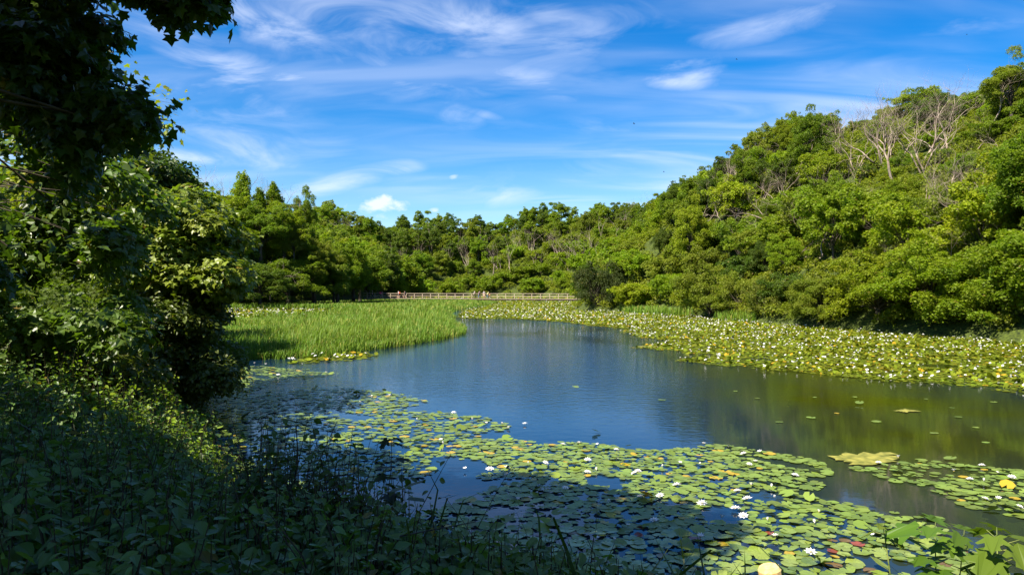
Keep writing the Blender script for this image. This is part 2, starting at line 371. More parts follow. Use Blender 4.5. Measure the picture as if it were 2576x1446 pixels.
T_BLADE2 = (T_BLADE[0] * np.array([.22, 1, 1.2]), T_BLADE[1])

def leafball(mb, blobs, per, size, tmpl, flat=0.75, jit=0.5, up=0.6, tint0=None, keep=None, mat=0, under=-0.3, shell=(0.72, 1.08)):
    """leaves over a set of boughs: rows of x, y, z, r"""
    B = np.asarray(blobs, float)
    cnt = np.maximum(6, (per * B[:, 3] ** 2 * 12.6 / (.45 * size ** 2)).astype(int))
    idx = np.repeat(np.arange(len(B)), cnt); n = len(idx)
    d = unit(randn(n)); d[:, 2] = np.where((d[:, 2] < under) & (rng.random(n) < .85), -d[:, 2], d[:, 2])
    r = B[idx, 3] * (shell[0] + (shell[1] - shell[0]) * rng.random(n))
    # lumpy boughs
    r *= 1 + 0.22 * np.sin(5.1 * d[:, 0] + idx * 1.3) * np.sin(4.3 * d[:, 1] + idx * 2.1)
    P = B[idx, :3] + d * r[:, None] * np.array([1, 1, flat])
    nrm = d * .7 + np.array([0, 0, up]) + jit * randn(n)
    tip = d * .6 + np.array([0, 0, -.55]) + .55 * randn(n)
    bt = rng.random(len(B)) if tint0 is None else tint0
    tint = np.clip(.25 + .5 * bt[idx] + .25 * (rng.random(n) - .5) * 2, 0, 1)
    if keep is not None:
        k = keep(P); P, nrm, tip, tint = P[k], nrm[k], tip[k], tint[k]
    S = size * (0.65 + 0.7 * rng.random(len(P)))
    mb.scatter(tmpl[0], tmpl[1], P, frames(nrm, tip), S, tint, mat)

def crown_blobs(R_, z0, z1, nb, rb, skew=0.3, top=1.0):
    """boughs spread through an uneven crown"""
    d = unit(randn(nb)); d[:, 2] = np.where(d[:, 2] < -.55, -d[:, 2], d[:, 2])
    ph = rng.random(6) * 6.3
    lump = 1 + skew * (np.sin(2 * np.arctan2(d[:, 1], d[:, 0]) + ph[0]) * .6 + np.sin(3 * np.arctan2(d[:, 1], d[:, 0]) + 4 * d[:, 2] + ph[1]) * .6)
    rad = (0.45 + 0.55 * rng.random(nb) ** .5) * lump
    c = np.array([0, 0, (z0 + z1) / 2]); H = (z1 - z0) / 2
    P = c + d * rad[:, None] * np.array([R_, R_, H])
    P[:, 2] = np.clip(P[:, 2], z0 + .1, None)
    r = rb * (0.65 + .7 * rng.random(nb))
    core = np.column_stack([P, r])
    q = rng.integers(0, nb, nb // 2); e = unit(P[q] - c) ; e[:, 2] += .25
    spray = np.column_stack([P[q] + e * (rb * (.6 + .7 * rng.random(len(q))))[:, None], rb * (.28 + .3 * rng.random(len(q)))])
    return np.concatenate([core, spray])

def limbs(mb, base_r, blobs, zfork, every=2, lean=(0, 0), sides=6, top=None, tint=.5, z0=-.6):
    top = top if top is not None else blobs[:, 2].max() * .8
    zs = np.linspace(z0, top, 7); f = (zs - z0) / (top - z0)
    ph = rng.random(2) * 6
    pts = np.column_stack([lean[0] * f + .12 * np.sin(3 * f + ph[0]) * f, lean[1] * f + .12 * np.sin(3.4 * f + ph[1]) * f, zs])
    mb.tube(pts, base_r * (1 - .82 * f) * np.where(f < .12, 1.25, 1), sides, tint)
    for b in blobs[::every]:
        z = min(zfork + (b[2] - zfork) * .45 * rng.random() if b[2] > zfork else zfork * .9, top * .95)
        k = np.interp(z, zs, f); s = np.array([np.interp(z, zs, pts[:, 0]), np.interp(z, zs, pts[:, 1]), z])
        e = b[:3]; mid = (s + e) / 2 + np.array([0, 0, .12 * np.linalg.norm(e - s)]) + .08 * rng.normal(size=3) * np.linalg.norm(e - s)
        r0 = base_r * (1 - .8 * k) * .5
        mb.tube([s, (s * .55 + mid * .45), mid, (mid + e) / 2 + .05 * rng.normal(size=3), e], np.array([1, .75, .5, .3, .1]) * r0 * .75, max(4, sides - 2), tint, cap=False)

def dead_branches(mb, p, d, length, r, lev, maxlev, spread, sides, upb, nmin=2, nmax=3):
    k = 4; pts = [np.array(p, float)]; dd = np.array(d, float)
    for i in range(k):
        dd = unit(dd + rng.normal(size=3) * (.13 + .03 * lev) + np.array([0, 0, upb]))
        pts.append(pts[-1] + dd * length / k)
    re = r * .58
    mb.tube(pts, np.linspace(r, re if lev < maxlev else r * .3, k + 1), sides, rng.random(), cap=lev == 0)
    if lev >= maxlev: return
    for c in range(rng.integers(nmin, nmax + 1)):
        th = spread * (.6 + .7 * rng.random()); a = unit(np.cross(dd, rng.normal(size=3)))
        nd = dd * math.cos(th) + a * math.sin(th)
        at = pts[-1] if c < 2 else pts[rng.integers(2, 4)]
        dead_branches(mb, at, nd, length * (.6 + .3 * rng.random()), re * (.95 if c == 0 else .75), lev + 1, maxlev, spread, max(3, sides - 1), upb, nmin, nmax)

# ---------------------------------------------------------------- kinds of tree, shrub and dead tree (meshes shared by their copies)
def proto_tree(R_, z0, z1, nb, rb, per, leaf, tmpl=T_SPRIG, flat=.95, base_r=.2, every=2, skew=.3, zfork=None, sides=6, mat=None, jit=.75, up=.25, name='tree'):
    b = crown_blobs(R_, z0, z1, nb, rb, skew)
    cb = MB(); leafball(cb, b, per, leaf, tmpl, flat, jit, up)
    tb = MB(); limbs(tb, base_r, b, zfork if zfork is not None else z0 + .25 * (z1 - z0), every, sides=sides)
    return (cb.mesh(name + '_crown', mat or M_LEAF), tb.mesh(name + '_trunk', M_BARK, True))
def proto_dead(h, r, maxlev, spread, upb=.05, sides=6, nmin=2, nmax=3, multi=1):
    mb = MB()
    for i in range(multi):
        d = unit(np.array([rng.normal() * (.12 + .2 * (multi > 1)), rng.normal() * (.12 + .2 * (multi > 1)), 1]))
        dead_branches(mb, (0.15 * rng.normal() * (multi > 1), 0.15 * rng.normal() * (multi > 1), -.4), d, h * .38, r, 0, maxlev, spread, sides, upb, nmin, nmax)
    return mb.mesh('bare_branches', M_DEAD, True)

#  mid distance (35-120 m): leaves ~.2 m; far (150 m and more): ~.36 m
MID_TREE = [proto_tree(2.6, .5, 6.6, 120, .46, .62, .1, base_r=.2, every=5) for _ in range(3)] + \
           [proto_tree(2.3, .9, 8.0, 120, .43, .6, .1, base_r=.2, every=4, skew=.45) for _ in range(2)]
MID_SHRUB = [proto_tree(2.0, .0, 2.7, 80, .36, .62, .11, base_r=.07, every=7, zfork=.3, sides=5, name='shrub') for _ in range(4)] + \
            [proto_tree(1.7, .1, 3.8, 80, .33, .6, .11, base_r=.07, every=6, zfork=.3, sides=5, skew=.5, name='shrub') for _ in range(2)]
AIRY = [proto_tree(2.2, .3, 3.4, 50, .5, .65, .10, T_CARD, flat=.8, base_r=.09, every=1, zfork=.3, sides=5, jit=.8, up=.3, name='shrub') for _ in range(2)]
FAR_TREE = [proto_tree(3.0, .4, 8.6, 62, .72, .7, .31, base_r=.22, sides=5, every=6) for _ in range(3)] + \
           [proto_tree(2.8, 1.2, 9.4, 50, .68, .66, .31, base_r=.2, sides=5, every=3, skew=.5, flat=.7) for _ in range(3)]
FAR_SHRUB = [proto_tree(2.7, .0, 3.4, 50, .6, .7, .29, base_r=.08, every=4, zfork=.3, sides=4, name='shrub') for _ in range(3)]
IVY = [proto_tree(.95, .0, 7.6, 80, .42, .7, .17, T_SPRIG, base_r=.16, every=12, skew=.35, flat=1.1) for _ in range(2)]
DEAD = [proto_dead(7, .13, 6, .48, .06), proto_dead(7, .11, 6, .58, .04, multi=2), proto_dead(6, .07, 5, .42, .1, multi=4), proto_dead(7, .1, 5, .66, .0, 5), proto_dead(5, .065, 5, .5, .08, 5)]
DEAD_FAR = [proto_dead(8, .12, 4, .45, .08, 4), proto_dead(8, .11, 4, .55, .05, 4, multi=2), proto_dead(8, .1, 4, .4, .1, 4, multi=3)]

PLACED = []
def place(kind, proto, x, y, s=(1, 1, 1), col=(.07, .11, .012), rz=None, z=None, cat=None, lab=None, group=None, cell=None, sink=.15, tilt=0):
    z = float(ground(np.array([x]), np.array([y]))[0]) - sink if z is None else z
    rz = rng.random() * 6.28 if rz is None else rz
    if isinstance(s, (int, float)): s = (s, s, s)
    o = bpy.data.objects.new(kind, None); COL.objects.link(o); o.empty_display_size = .2
    o.location = (float(x), float(y), float(z)); o.rotation_euler = (float(tilt * rng.normal()), float(tilt * rng.normal()), float(rz)); o.scale = [float(c) for c in s]
    if kind in ('dead_tree', 'fallen_branch'):
        bpy.data.objects.remove(o)
        o = link(kind, proto, loc=(x, y, z), rot=(tilt * rng.normal(), tilt * rng.normal(), rz), scale=s)
    else:
        link('foliage' if kind == 'shrub' else 'crown', proto[0], o, color=col)
        link('stem' if kind == 'shrub' else 'trunk', proto[1], o)
    tag(o, lab, cat or kind.replace('_', ' '), group)
    PLACED.append((o, x, y, z, kind, col, cell, max(s)))
    return o

def colour(kind='mix'):
    """real foliage colours: yellow green, mid green, dark green, olive"""
    k = rng.random()
    c = {'yellow': (.235, .285, .008), 'bright': (.190, .262, .008), 'mid': (.152, .215, .009), 'dark': (.095, .145, .011), 'olive': (.185, .222, .016), 'rust': (.19, .20, .018)}
    if kind == 'mix': kind = ['yellow', 'bright', 'bright', 'mid', 'mid', 'dark', 'olive'][rng.integers(7)]
    v = np.array(c[kind]) * (.85 + .3 * rng.random()) * (1 + .03 * rng.normal(size=3))
    v[0] = min(v[0], v[1] * .84)
    return tuple(np.clip(v, .006, .32)), kind

def poisson(x0, x1, y0, y1, rad, ok, tries=6000):
    pts = []; cell = {}
    rmax = 8.0
    C = np.column_stack([x0 + (x1 - x0) * rng.random(tries), y0 + (y1 - y0) * rng.random(tries)])
    good = ok(C[:, 0], C[:, 1]); C = C[good]
    rr = rad(C[:, 0], C[:, 1])
    for (x, y), r in zip(C, rr):
        i, j = int(x // rmax), int(y // rmax); bad = False
        for a in (-1, 0, 1):
            for b in (-1, 0, 1):
                for (px, py) in cell.get((i + a, j + b), ()):
                    if (px - x) ** 2 + (py - y) ** 2 < r * r: bad = True; break
        if not bad: cell.setdefault((i, j), []).append((x, y)); pts.append((x, y))
    return np.array(pts)

# ---------------------------------------------------------------- right-hand hillside
def ridge_ok(x, y, back=46):
    d = polydist(x, y, WATER)
    return (~inpoly(x, y, WATER)) & (d < back) & (d > .4)
BUSH = (10.8, 98.0)
hill = poisson(8, 90, 26, 180, lambda x, y: 2.95 + .0095 * np.maximum(y - 40, 0) + 1.2 * rng.random(len(x)),
               lambda x, y: ridge_ok(x, y, 43) & (x / y < .80) & (x > 7 + .03 * y) & (np.hypot(x - BUSH[0], y - BUSH[1]) > 3.4), 16000)
hd = polydist(hill[:, 0], hill[:, 1], WATER)
n_sh = 0
for (x, y), d in zip(hill, hd):
    band = 'low' if d < 9 else ('middle' if d < 22 else 'high')
    zone = 'right' if y < 62 else ('centre' if y < 105 else 'left')
    far = y > 120
    u = rng.random() + (.07 if rng.random() < .6 else 0)
    gx_ = CX + x / y * F; gy_ = CY - (float(ground(np.array([x]), np.array([y]))[0]) - CH) / y * F
    bare = 2080 < gx_ < 2440 and 300 < gy_ < 530
    if bare: u = 1.0
    if d < 5 and y < 70 and x / y > .42:
        continue
    if u < .16:
        c, k = colour(['mid', 'bright', 'yellow', 'dark'][rng.integers(4)])
        p = MID_TREE[rng.integers(5)] if not far else FAR_TREE[rng.integers(3)]
        s = (.55 + .3 * rng.random()) * (.78 if d > 20 and y < 80 else 1); place('tree', p, x, y, (s, s, s * (.75 + .35 * rng.random())), c, cell=('slope', band, zone, k))
    else:
        c, k = colour(['yellow', 'bright', 'bright', 'mid', 'mid', 'olive', 'dark'][rng.integers(7)])
        p = MID_SHRUB[rng.integers(6)] if not far else FAR_SHRUB[rng.integers(3)]
        s = (.85 + .6 * rng.random()) * (.5 if bare else (.78 if d > 20 and y < 80 else 1)); place('shrub', p, x, y, (s * 1.15, s * 1.15, s * (.75 + .45 * rng.random())), c, cell=('slope', band, zone, k))
        n_sh += 1

def at_slope(px, py, lo=20, hi=330):
    """where the sight line through this spot meets the ground"""
    Y = np.linspace(lo, hi, 900); X = (px - CX) / F * Y; Z = CH - (py - CY) / F * Y
    g = ground(X, Y); k = np.argmax(g > Z)
    return X[k], Y[k]
# sycamores leaning over the lily bed on the right
for px, Y, s, h, k, lab in [(2560, 42, 1.25, 1.1, 'mid', 'big rounded sycamore overhanging the lilies, largest beside the right edge'),
                            (2300, 47, 1.1, 1.0, 'bright', 'broad green sycamore with dark hollow beneath, second from the right by the lilies'),
                            (2170, 51, 1.0, 1.0, 'yellow', 'yellow green sycamore leaning over the lilies, third from the right'),
                            (2440, 46, 1.0, .8, 'mid', 'lower sycamore between the two largest by the lily bed'),
                            (2030, 56, .8, .7, 'olive', 'small olive sycamore at the end of the dark undercut bank'),
                            (2720, 40, 1.3, 1.2, 'bright', 'bright sycamore cut by the right edge of the photo')]:
    c, k = colour(k); x = (px - CX) / F * Y
    place('tree', MID_TREE[rng.integers(3)], x + 1.0, Y, (1.15 * s, 1.15 * s, .85 * h), c, lab=lab, z=-.35, group='sycamores over the lily bed')
    if s > 1.15:
        c2, _ = colour('mid'); place('tree', MID_TREE[rng.integers(3)], x + 4.6, Y + 4.0, (1.1 * s, 1.1 * s, 1.0 * h), c2, lab=None, cell=('slope', 'low', 'right', 'mid'))
# low scrub at the water's edge
for px, py, s, k, kind, lab in [(1508, 782, 1.0, 'mid', 'a', 'dark round willow bush hiding the right end of the boardwalk'),
                          (1545, 775, .62, 'olive', 'a', 'pale olive shrub just behind the round willow bush'),
                          (1790, 800, 1.15, 'olive', 'a', 'grey olive hawthorn shrub with fine twigs above the short reeds'),
                          (1880, 806, 1.0, 'olive', 'a', 'grey olive hawthorn shrub reaching down to the lilies'),
                          (1720, 788, .9, 'bright', 'a', 'bright green shrub left of the two grey hawthorns'),
                          (1955, 812, .9, 'rust', 'a', 'rust tinged shrub at the lily edge beside the sycamores')]:
    Y = gw(px, py)[1]; x = gw(px, py)[0]
    c, k = colour(k); s2 = s * (2.35 if px == 1508 else 1.15)
    if px == 1508: s2 = 1.15 * 1.0; s3 = (1.45, 1.3, 1.8)
    else: s3 = (s2, s2, s2 * 1.05)
    if px == 1508: c = (.06, .082, .014)
    place('shrub', AIRY[rng.integers(2)], x, Y + .8, s3, c, z=-.75 if px == 1508 else -.3, lab=lab)
# trees standing out on the skyline of the right hill
for px, py, base, kind, s, k, lab in [
    (2035, 290, 470, 'tree', 1.0, 'mid', 'tall leafy tree alone on the skyline left of the bare trees'),
    (1880, 400, 520, 'tree', .8, 'mid', 'leafy skyline tree halfway up the ridge'),
    (1780, 450, 560, 'tree', .62, 'dark', 'dark flat topped tree on the lower ridge, second from its left end'),
    (1690, 480, 560, 'tree', .7, 'dark', 'dark flat topped tree at the lower left end of the ridge'),
    (2345, 235, 350, 'tree', .85, 'dark', 'dark rounded tree behind the pale bare trees on the ridge'),
    (2545, 160, 330, 'tree', 1.0, 'olive', 'olive tree at the top right corner of the ridge'),
    (1740, 520, 700, 'tree', .9, 'yellow', 'yellow green tall tree standing out below the lower ridge')]:
    X, Y = at_slope(px, base)
    c, kk = colour(k); hgt = (base - py) / F * Y
    p = MID_TREE[3 + rng.integers(2)]
    place(kind, p, X, Y, (s, s, hgt / 8.1), c, lab=lab)
# dead trees
dl = [(2300, 205, 430, 0, 'largest bleached dead tree with many bare limbs on the ridge'), (2210, 240, 420, 1, 'bleached dead tree left of the largest one on the ridge'),
      (2150, 290, 440, 2, 'slim pale dead tree at the left of the bare group on the ridge'), (2370, 225, 400, 1, 'bare tree in front of the dark rounded ridge tree'),
      (2255, 260, 470, 0, 'forked dead tree in front of the bare group on the ridge'), (2405, 250, 340, 4, 'small reddish bare tree at the right of the bare group'),
      (1960, 400, 520, 2, 'spiky grey dead tree below the tall leafy skyline tree'), (2010, 440, 560, 3, 'twisted pale dead tree halfway up the slope'),
      (2080, 420, 560, 1, 'many stemmed dead tree in the upper middle slope'), (1930, 470, 600, 3, 'leaning dead tree with white twigs in the middle slope'),
      (2130, 520, 620, 3, 'low dead tree with spreading limbs under the ridge group'), (1905, 350, 440, 2, 'thin bare tree on the skyline beside the leafy tree'),
      (1830, 400, 500, 2, 'thin bare twigs on the skyline above the lower ridge'), (2060, 510, 640, 4, 'small white dead tree in the centre of the slope'),
      (2420, 560, 680, 4, 'small bare snag on the right of the slope'), (2290, 600, 700, 4, 'short bleached snag low on the right slope'),
      (2200, 470, 560, 0, 'bleached dead tree just below the ridge group'), (2520, 330, 430, 3, 'bare tree near the top right of the slope'),
      (1620, 480, 560, 2, 'faint bare tree on the skyline at the foot of the ridge'), (1760, 470, 620, 4, 'bare grey tree left of the yellow green tall tree'),
      (2360, 470, 600, 4, 'pale snag leaning in the upper right slope'), (1985, 560, 690, 4, 'low white snag with curved limbs, left centre of slope')]
dl += [(px + 22, py + 12, base + 6, (k + 2) % 3, 'slender bare tree beside ' + lab.split(' on the ridge')[0].replace('largest ', 'the largest ')) for px, py, base, k, lab in dl[:2]]
dl += [(2235, 225, 420, 2, 'many stemmed bare thicket between two bleached ridge trees')]
for i, (px, py, base, k, lab) in enumerate(dl):
    X, Y = at_slope(px, base); h = (base - py) / F * Y
    me = DEAD[k]; top = max(v.co.z for v in me.vertices)
    s = h / top * (1.14 if py < 300 else 1.12)
    place('dead_tree', me, X, Y, (s * 1.1, s * 1.1, s), cat='dead tree', lab=lab, group='dead trees on the right slope', tilt=.12)

# snags scattered through the scrub
for i in range(34):
    px = 1700 + 860 * rng.random(); t = (px - 1650) / 900; py = (700 - 30 * t) + (430 - 240 * t - 700 + 30 * t + 40) * rng.random()
    X, Y = at_slope(px, py)
    if inpoly(np.array([X]), np.array([Y]), WATER)[0]: continue
    me = DEAD[rng.integers(5)]; s = .45 + .35 * rng.random()
    place('dead_tree', me, X, Y, (s, s, s * 1.1), cat='dead tree', tilt=.3, z=float(ground(np.array([X]), np.array([Y]))[0]) + .8 * rng.random(),
          cell=('slope', 'low' if py > 590 else ('middle' if py > 440 else 'high'), 'right' if px > 2250 else ('centre' if px > 1980 else 'left'), 'bare'))

# ---------------------------------------------------------------- far wood behind the boardwalk
def far_ok(x, y):
    d = polydist(x, y, WATER)
    return (~inpoly(x, y, WATER)) & (d > .6) & (d < 52) & (y > 150) & (x > -60 - .1 * (y - 150)) & ~((x < -20) & (y < 205))
far = poisson(-75, 85, 150, 312, lambda x, y: 4.6 + 2.0 * rng.random(len(x)), far_ok, 12000)
fd = polydist(far[:, 0], far[:, 1], WATER)
for (x, y), d in zip(far, fd):
    band = 'low' if d < 12 else ('middle' if d < 34 else 'high')
    zone = 'left' if x / y < -.07 else ('centre' if x / y < .06 else 'right')
    if d < 5 or (d < 17 and x > 0) or rng.random() < .4:
        c, k = colour('bright' if d < 17 else ['mid', 'bright', 'olive'][rng.integers(3)]); s = 1.0 + .5 * rng.random()
        place('shrub', FAR_SHRUB[rng.integers(3)], x, y, (s, s, s * .85), c, cell=('wood', band, zone, k))
    else:
        c, k = colour(['mid', 'mid', 'dark', 'bright', 'olive'][rng.integers(5)])
        tall = d > 30
        p = FAR_TREE[rng.integers(3) + (3 if (tall and rng.random() < .7) else 0)]
        s = .75 + .4 * rng.random(); place('tree', p, x, y, (s, s, s * (.75 + .3 * rng.random())), c, cell=('wood', band, zone, k))
for i, (px, py, base) in enumerate([(1290, 590, 700), (1240, 600, 690), (1345, 610, 690), (1455, 570, 660), (1430, 590, 680), (1490, 560, 650), (1180, 600, 680), (1120, 610, 690), (1550, 520, 610),
                                    (1020, 620, 690), (1580, 515, 600), (1640, 505, 580), (1400, 600, 680), (1085, 545, 640), (880, 540, 640), (1310, 560, 640), (1520, 530, 620), (1410, 575, 660), (1475, 575, 670), (1500, 590, 680), (1445, 600, 690), (1260, 610, 690), (1160, 570, 650), (1060, 590, 660), (990, 600, 660), (1375, 560, 640), (1220, 565, 640), (1560, 560, 650), (1600, 560, 660), (1340, 570, 650)]):
    X, Y = at_slope(px, base, 170); h = (base - py) / F * Y
    me = DEAD_FAR[rng.integers(3)]; top = max(v.co.z for v in me.vertices); s = h / top * 1.05
    place('dead_tree', me, X, Y, (s, s, s), cat='dead tree', tilt=.08, cell=('wooddead', 'middle', 'left' if px < 1150 else ('centre' if px < 1400 else 'right'), 'bare'))

c, _ = colour('yellow')
place('tree', MID_TREE[1], -14.2, 29.5, (.95, .95, .8), c, z=.2, lab='sunlit yellow green rounded tree between the pale sycamore and the reeds', rz=1.0)
c, _ = colour('bright')
place('tree', MID_TREE[3], -18.5, 35.5, (1.1, 1.1, 1.0), c, z=.4, lab='bright green tree behind the yellow green rounded one at the reeds', rz=2.0)
# ---------------------------------------------------------------- wood on the left bank beyond the reeds
def left_ok(x, y):
    d = polydist(x, y, WATER)
    return (~inpoly(x, y, WATER)) & (d > 1.0) & (d < np.where(y < 60, 16, 30)) & (x < -14) & (y > 34) & (y < 215) & (x / y > -.76)
lf = poisson(-95, -12, 24, 215, lambda x, y: 3.9 + 1.8 * rng.random(len(x)), left_ok, 7000)
ld = polydist(lf[:, 0], lf[:, 1], WATER)
for (x, y), d in zip(lf, ld):
    band = 'low' if d < 6 else ('middle' if d < 20 else 'high'); zone = 'left' if y < 105 else ('centre' if y < 150 else 'right')
    far_ = y > 125
    c, k = colour(['mid', 'mid', 'olive', 'bright', 'bright', 'yellow'][rng.integers(6)])
    if d < 8 and rng.random() < .3: c, k = colour('dark')
    s = (1.0 + .35 * rng.random()) * (1.0 if d < 8 else .95)
    p = MID_TREE[rng.integers(5)] if not far_ else FAR_TREE[rng.integers(3)]
    place('tree', p, x, y, (s * 1.15, s * 1.15, s * .92), c, cell=('leftwood', band, zone, k))
for px, py, base, Y, kind, k, s, lab in [
    (485, 462, 640, 118, 'tree', 'bright', 1.35, 'bright rounded tree at the left end of the left wood, below bare twigs'), (540, 478, 650, 116, 'tree', 'yellow', 1.4, 'yellow green rounded tree second from the left end of the left wood'),
    (600, 492, 650, 119, 'tree', 'bright', 1.3, 'bright tree in front of the short ivy column'), (655, 515, 655, 117, 'tree', 'mid', 1.3, 'mid green tree in front of the slim ivy column'), (715, 548, 665, 121, 'tree', 'yellow', 1.25, 'yellow green tree left of the dark conical ivy tree'),
    (690, 468, 640, 128, 'ivy', 'bright', 1.0, 'ivy clad tree column standing up on the left skyline, slimmest of them'), (610, 440, 620, 125, 'ivy', 'bright', .9, 'ivy clad column tree below the bare winter like trees'),
    (655, 480, 620, 126, 'ivy', 'bright', .8, 'short ivy clad column between two taller ones on the left skyline'), (765, 520, 660, 132, 'tree', 'mid', .8, 'dark conical ivy covered tree at the right end of the left skyline'),
    (740, 560, 660, 120, 'tree', 'rust', .7, 'rusty olive tree below the dark conical ivy tree'), (800, 600, 700, 122, 'tree', 'olive', .75, 'olive brown crown above the shaded left bank'),
    (840, 640, 752, 128, 'tree', 'mid', .85, 'spreading mid green tree over the dark hollow of the left bank'), (720, 640, 752, 124, 'tree', 'dark', .8, 'dark yew like tree at the foot of the left wood'),
    (890, 650, 750, 140, 'ivy', 'bright', 1.1, 'bright ivy column beside the left end of the boardwalk'), (640, 640, 752, 118, 'tree', 'dark', .8, 'dark tree beside the left lily pocket')]:
    x = (px - CX) / F * Y; z = CH - (base - CY) / F * Y; h = (base - py) / F * Y
    c, kk = colour(k)
    p = IVY[rng.integers(2)] if kind == 'ivy' else MID_TREE[rng.integers(5)]
    hh = 7.8 if kind == 'ivy' else 7.2
    place('tree', p, x, Y, (s * (1.6 if kind == 'ivy' else 1.25), s * (1.6 if kind == 'ivy' else 1.25), h / hh), c, z=z, lab=lab)
for px, py, Y, s, k, lab in [(655, 640, 108, 1.5, 'dark', 'dark rounded tree at the left end of the hollow bank behind the reeds'), (725, 625, 118, 1.7, 'mid', 'large mid green tree with its crown down to the reeds, second along the left bank'),
                         (790, 600, 126, 1.9, 'olive', 'largest olive green rounded tree behind the reeds on the left bank'), (850, 590, 135, 1.9, 'bright', 'large bright rounded tree right of the largest olive one on the left bank'),
                         (905, 610, 146, 1.8, 'mid', 'rounded tree beside the left end of the boardwalk'), (960, 640, 196, 1.7, 'dark', 'dark tree overhanging behind the left end of the boardwalk'),
                         (1010, 655, 215, 1.5, 'mid', 'mid green tree behind the walkers at the left of the boardwalk'), (700, 560, 128, 1.5, 'yellow', 'yellow green tree standing above the large mid green one on the left bank')]:
    x = (px - CX) / F * Y; c, kk = colour(k); hh = (752 - py) / F * Y
    place('tree', MID_TREE[rng.integers(3)] if Y < 160 else FAR_TREE[rng.integers(3)], x, Y, (1.15 * s * (.85 if Y > 160 else 1), 1.15 * s * (.85 if Y > 160 else 1), hh / (6.9 if Y < 160 else 8.8)), c, z=-.4, lab=lab)
for px, py, base, Y, k, lab in [(490, 410, 560, 130, 1, 'bare winter like tree at the left end of the left skyline'), (530, 405, 560, 132, 0, 'bare spreading tree, second from the left on the left skyline'), (570, 408, 560, 130, 1, 'bare spreading tree between two others on the left skyline'),
                           (640, 430, 560, 128, 2, 'thin bare tree behind the ivy clad columns'), (760, 470, 600, 132, 0, 'bare branches rising above the dark conical ivy tree'), (705, 455, 560, 130, 2, 'bare twigs above the slim ivy column'),
                           (680, 640, 752, 112, 1, 'bleached dead tree leaning over the water in the dark hollow'), (925, 700, 752, 150, 2, 'small pale dead branches beside the person in navy')]:
    x = (px - CX) / F * Y; z = CH - (base - CY) / F * Y; me = DEAD_FAR[k] if py < 600 else DEAD[3]; top = max(v.co.z for v in me.vertices)
    s = (base - py) / F * Y / top
    place('dead_tree', me, x, Y, (s * 1.1, s * 1.1, s), z=z, cat='dead tree', lab=lab, tilt=.05)
# ---------------------------------------------------------------- low cover on the slopes (nobody could count it)
def cover(name, x0, x1, y0, y1, ok, n, size, col, bump, label):
    X = x0 + (x1 - x0) * rng.random(n); Y = y0 + (y1 - y0) * rng.random(n)
    k = ok(X, Y); X, Y = X[k], Y[k]; m = len(X)
    lump = np.clip(wob(X, Y, 1.3, 3.0) * .6 + wob(X, Y, .6, 5.0) * .4, -1, 1)
    Z = ground(X, Y) + bump * (.45 + .55 * lump) * (.7 + .5 * rng.random(m))
    e = .25
    gx = wob(X + e, Y, 1.3, 3.0) - wob(X - e, Y, 1.3, 3.0); gy = wob(X, Y + e, 1.3, 3.0) - wob(X, Y - e, 1.3, 3.0)
    nrm = np.column_stack([-gx * .6, -gy * .6, np.ones(m)]) + .55 * randn(m)
    tip = randn(m) * .8 + np.array([0, 0, -.4])
    mb = MB(); mb.scatter(T_SPRIG[0], T_SPRIG[1], np.column_stack([X, Y, Z]), frames(nrm, tip), size(Y) * (.7 + .6 * rng.random(m)), np.clip(.5 + .3 * lump + .2 * randn(m)[:, 0], 0, 1))
    o = link(name, mb.mesh(name, M_LEAF), color=col); tag(o, label, 'undergrowth', kind='stuff')
def thicket(name, x0, x1, y0, y1, ok, rad, r0, r1, leaf, cov, col, label, tries=14000):
    P = poisson(x0, x1, y0, y1, rad, ok, tries); m = len(P)
    r = r0 + (r1 - r0) * rng.random(m); Z = ground(P[:, 0], P[:, 1]) + r * (.1 + .5 * rng.random(m))
    mb = MB(); B = np.column_stack([P, Z, r]); tint0 = np.clip(.5 + .3 * wob(P[:, 0], P[:, 1], 6, 2.0) + .25 * rng.normal(size=m), 0, 1)
    near = P[:, 1] < 75
    for k, s in ((near, .8), (~near, 1.25)):
        if k.any(): leafball(mb, B[k], cov, leaf * s, T_SPRIG if s < 1 else T_CARD, .85, .6, .3, tint0=tint0[k], under=-.1)
    tag(link(name, mb.mesh(name, M_LEAF), color=col), label, 'undergrowth', kind='stuff')
thicket('hillside_thicket', 8, 92, 26, 185, lambda x, y: ridge_ok(x, y, 44) & (x / y < .82), lambda x, y: .95 + .010 * np.maximum(y - 30, 0) + 0 * x, .6, 1.15, .19, .6, (.18, .215, .010), 'tangled green scrub covering the slope between the shrubs', 45000)
thicket('wood_thicket', -80, 80, 150, 312, lambda x, y: far_ok(x, y), lambda x, y: 2.1 + 0 * x, 1.1, 2.0, .30, .6, (.185, .225, .010), 'bright bramble and fern growing below the far wood', 12000)
thicket('bank_thicket', -62, -8.5, 10, 215, lambda x, y: (~inpoly(x, y, WATER)) & (polydist(x, y, WATER) < 30) & (polydist(x, y, WATER) > np.where(y < 34, 1.2, .5)) & (x / y > -.9) & (y > 13), lambda x, y: .95 + .010 * np.maximum(y - 15, 0) + 0 * x, .5, .95, .17, .55, (.10, .14, .014), 'dark low scrub under the left wood', 26000)

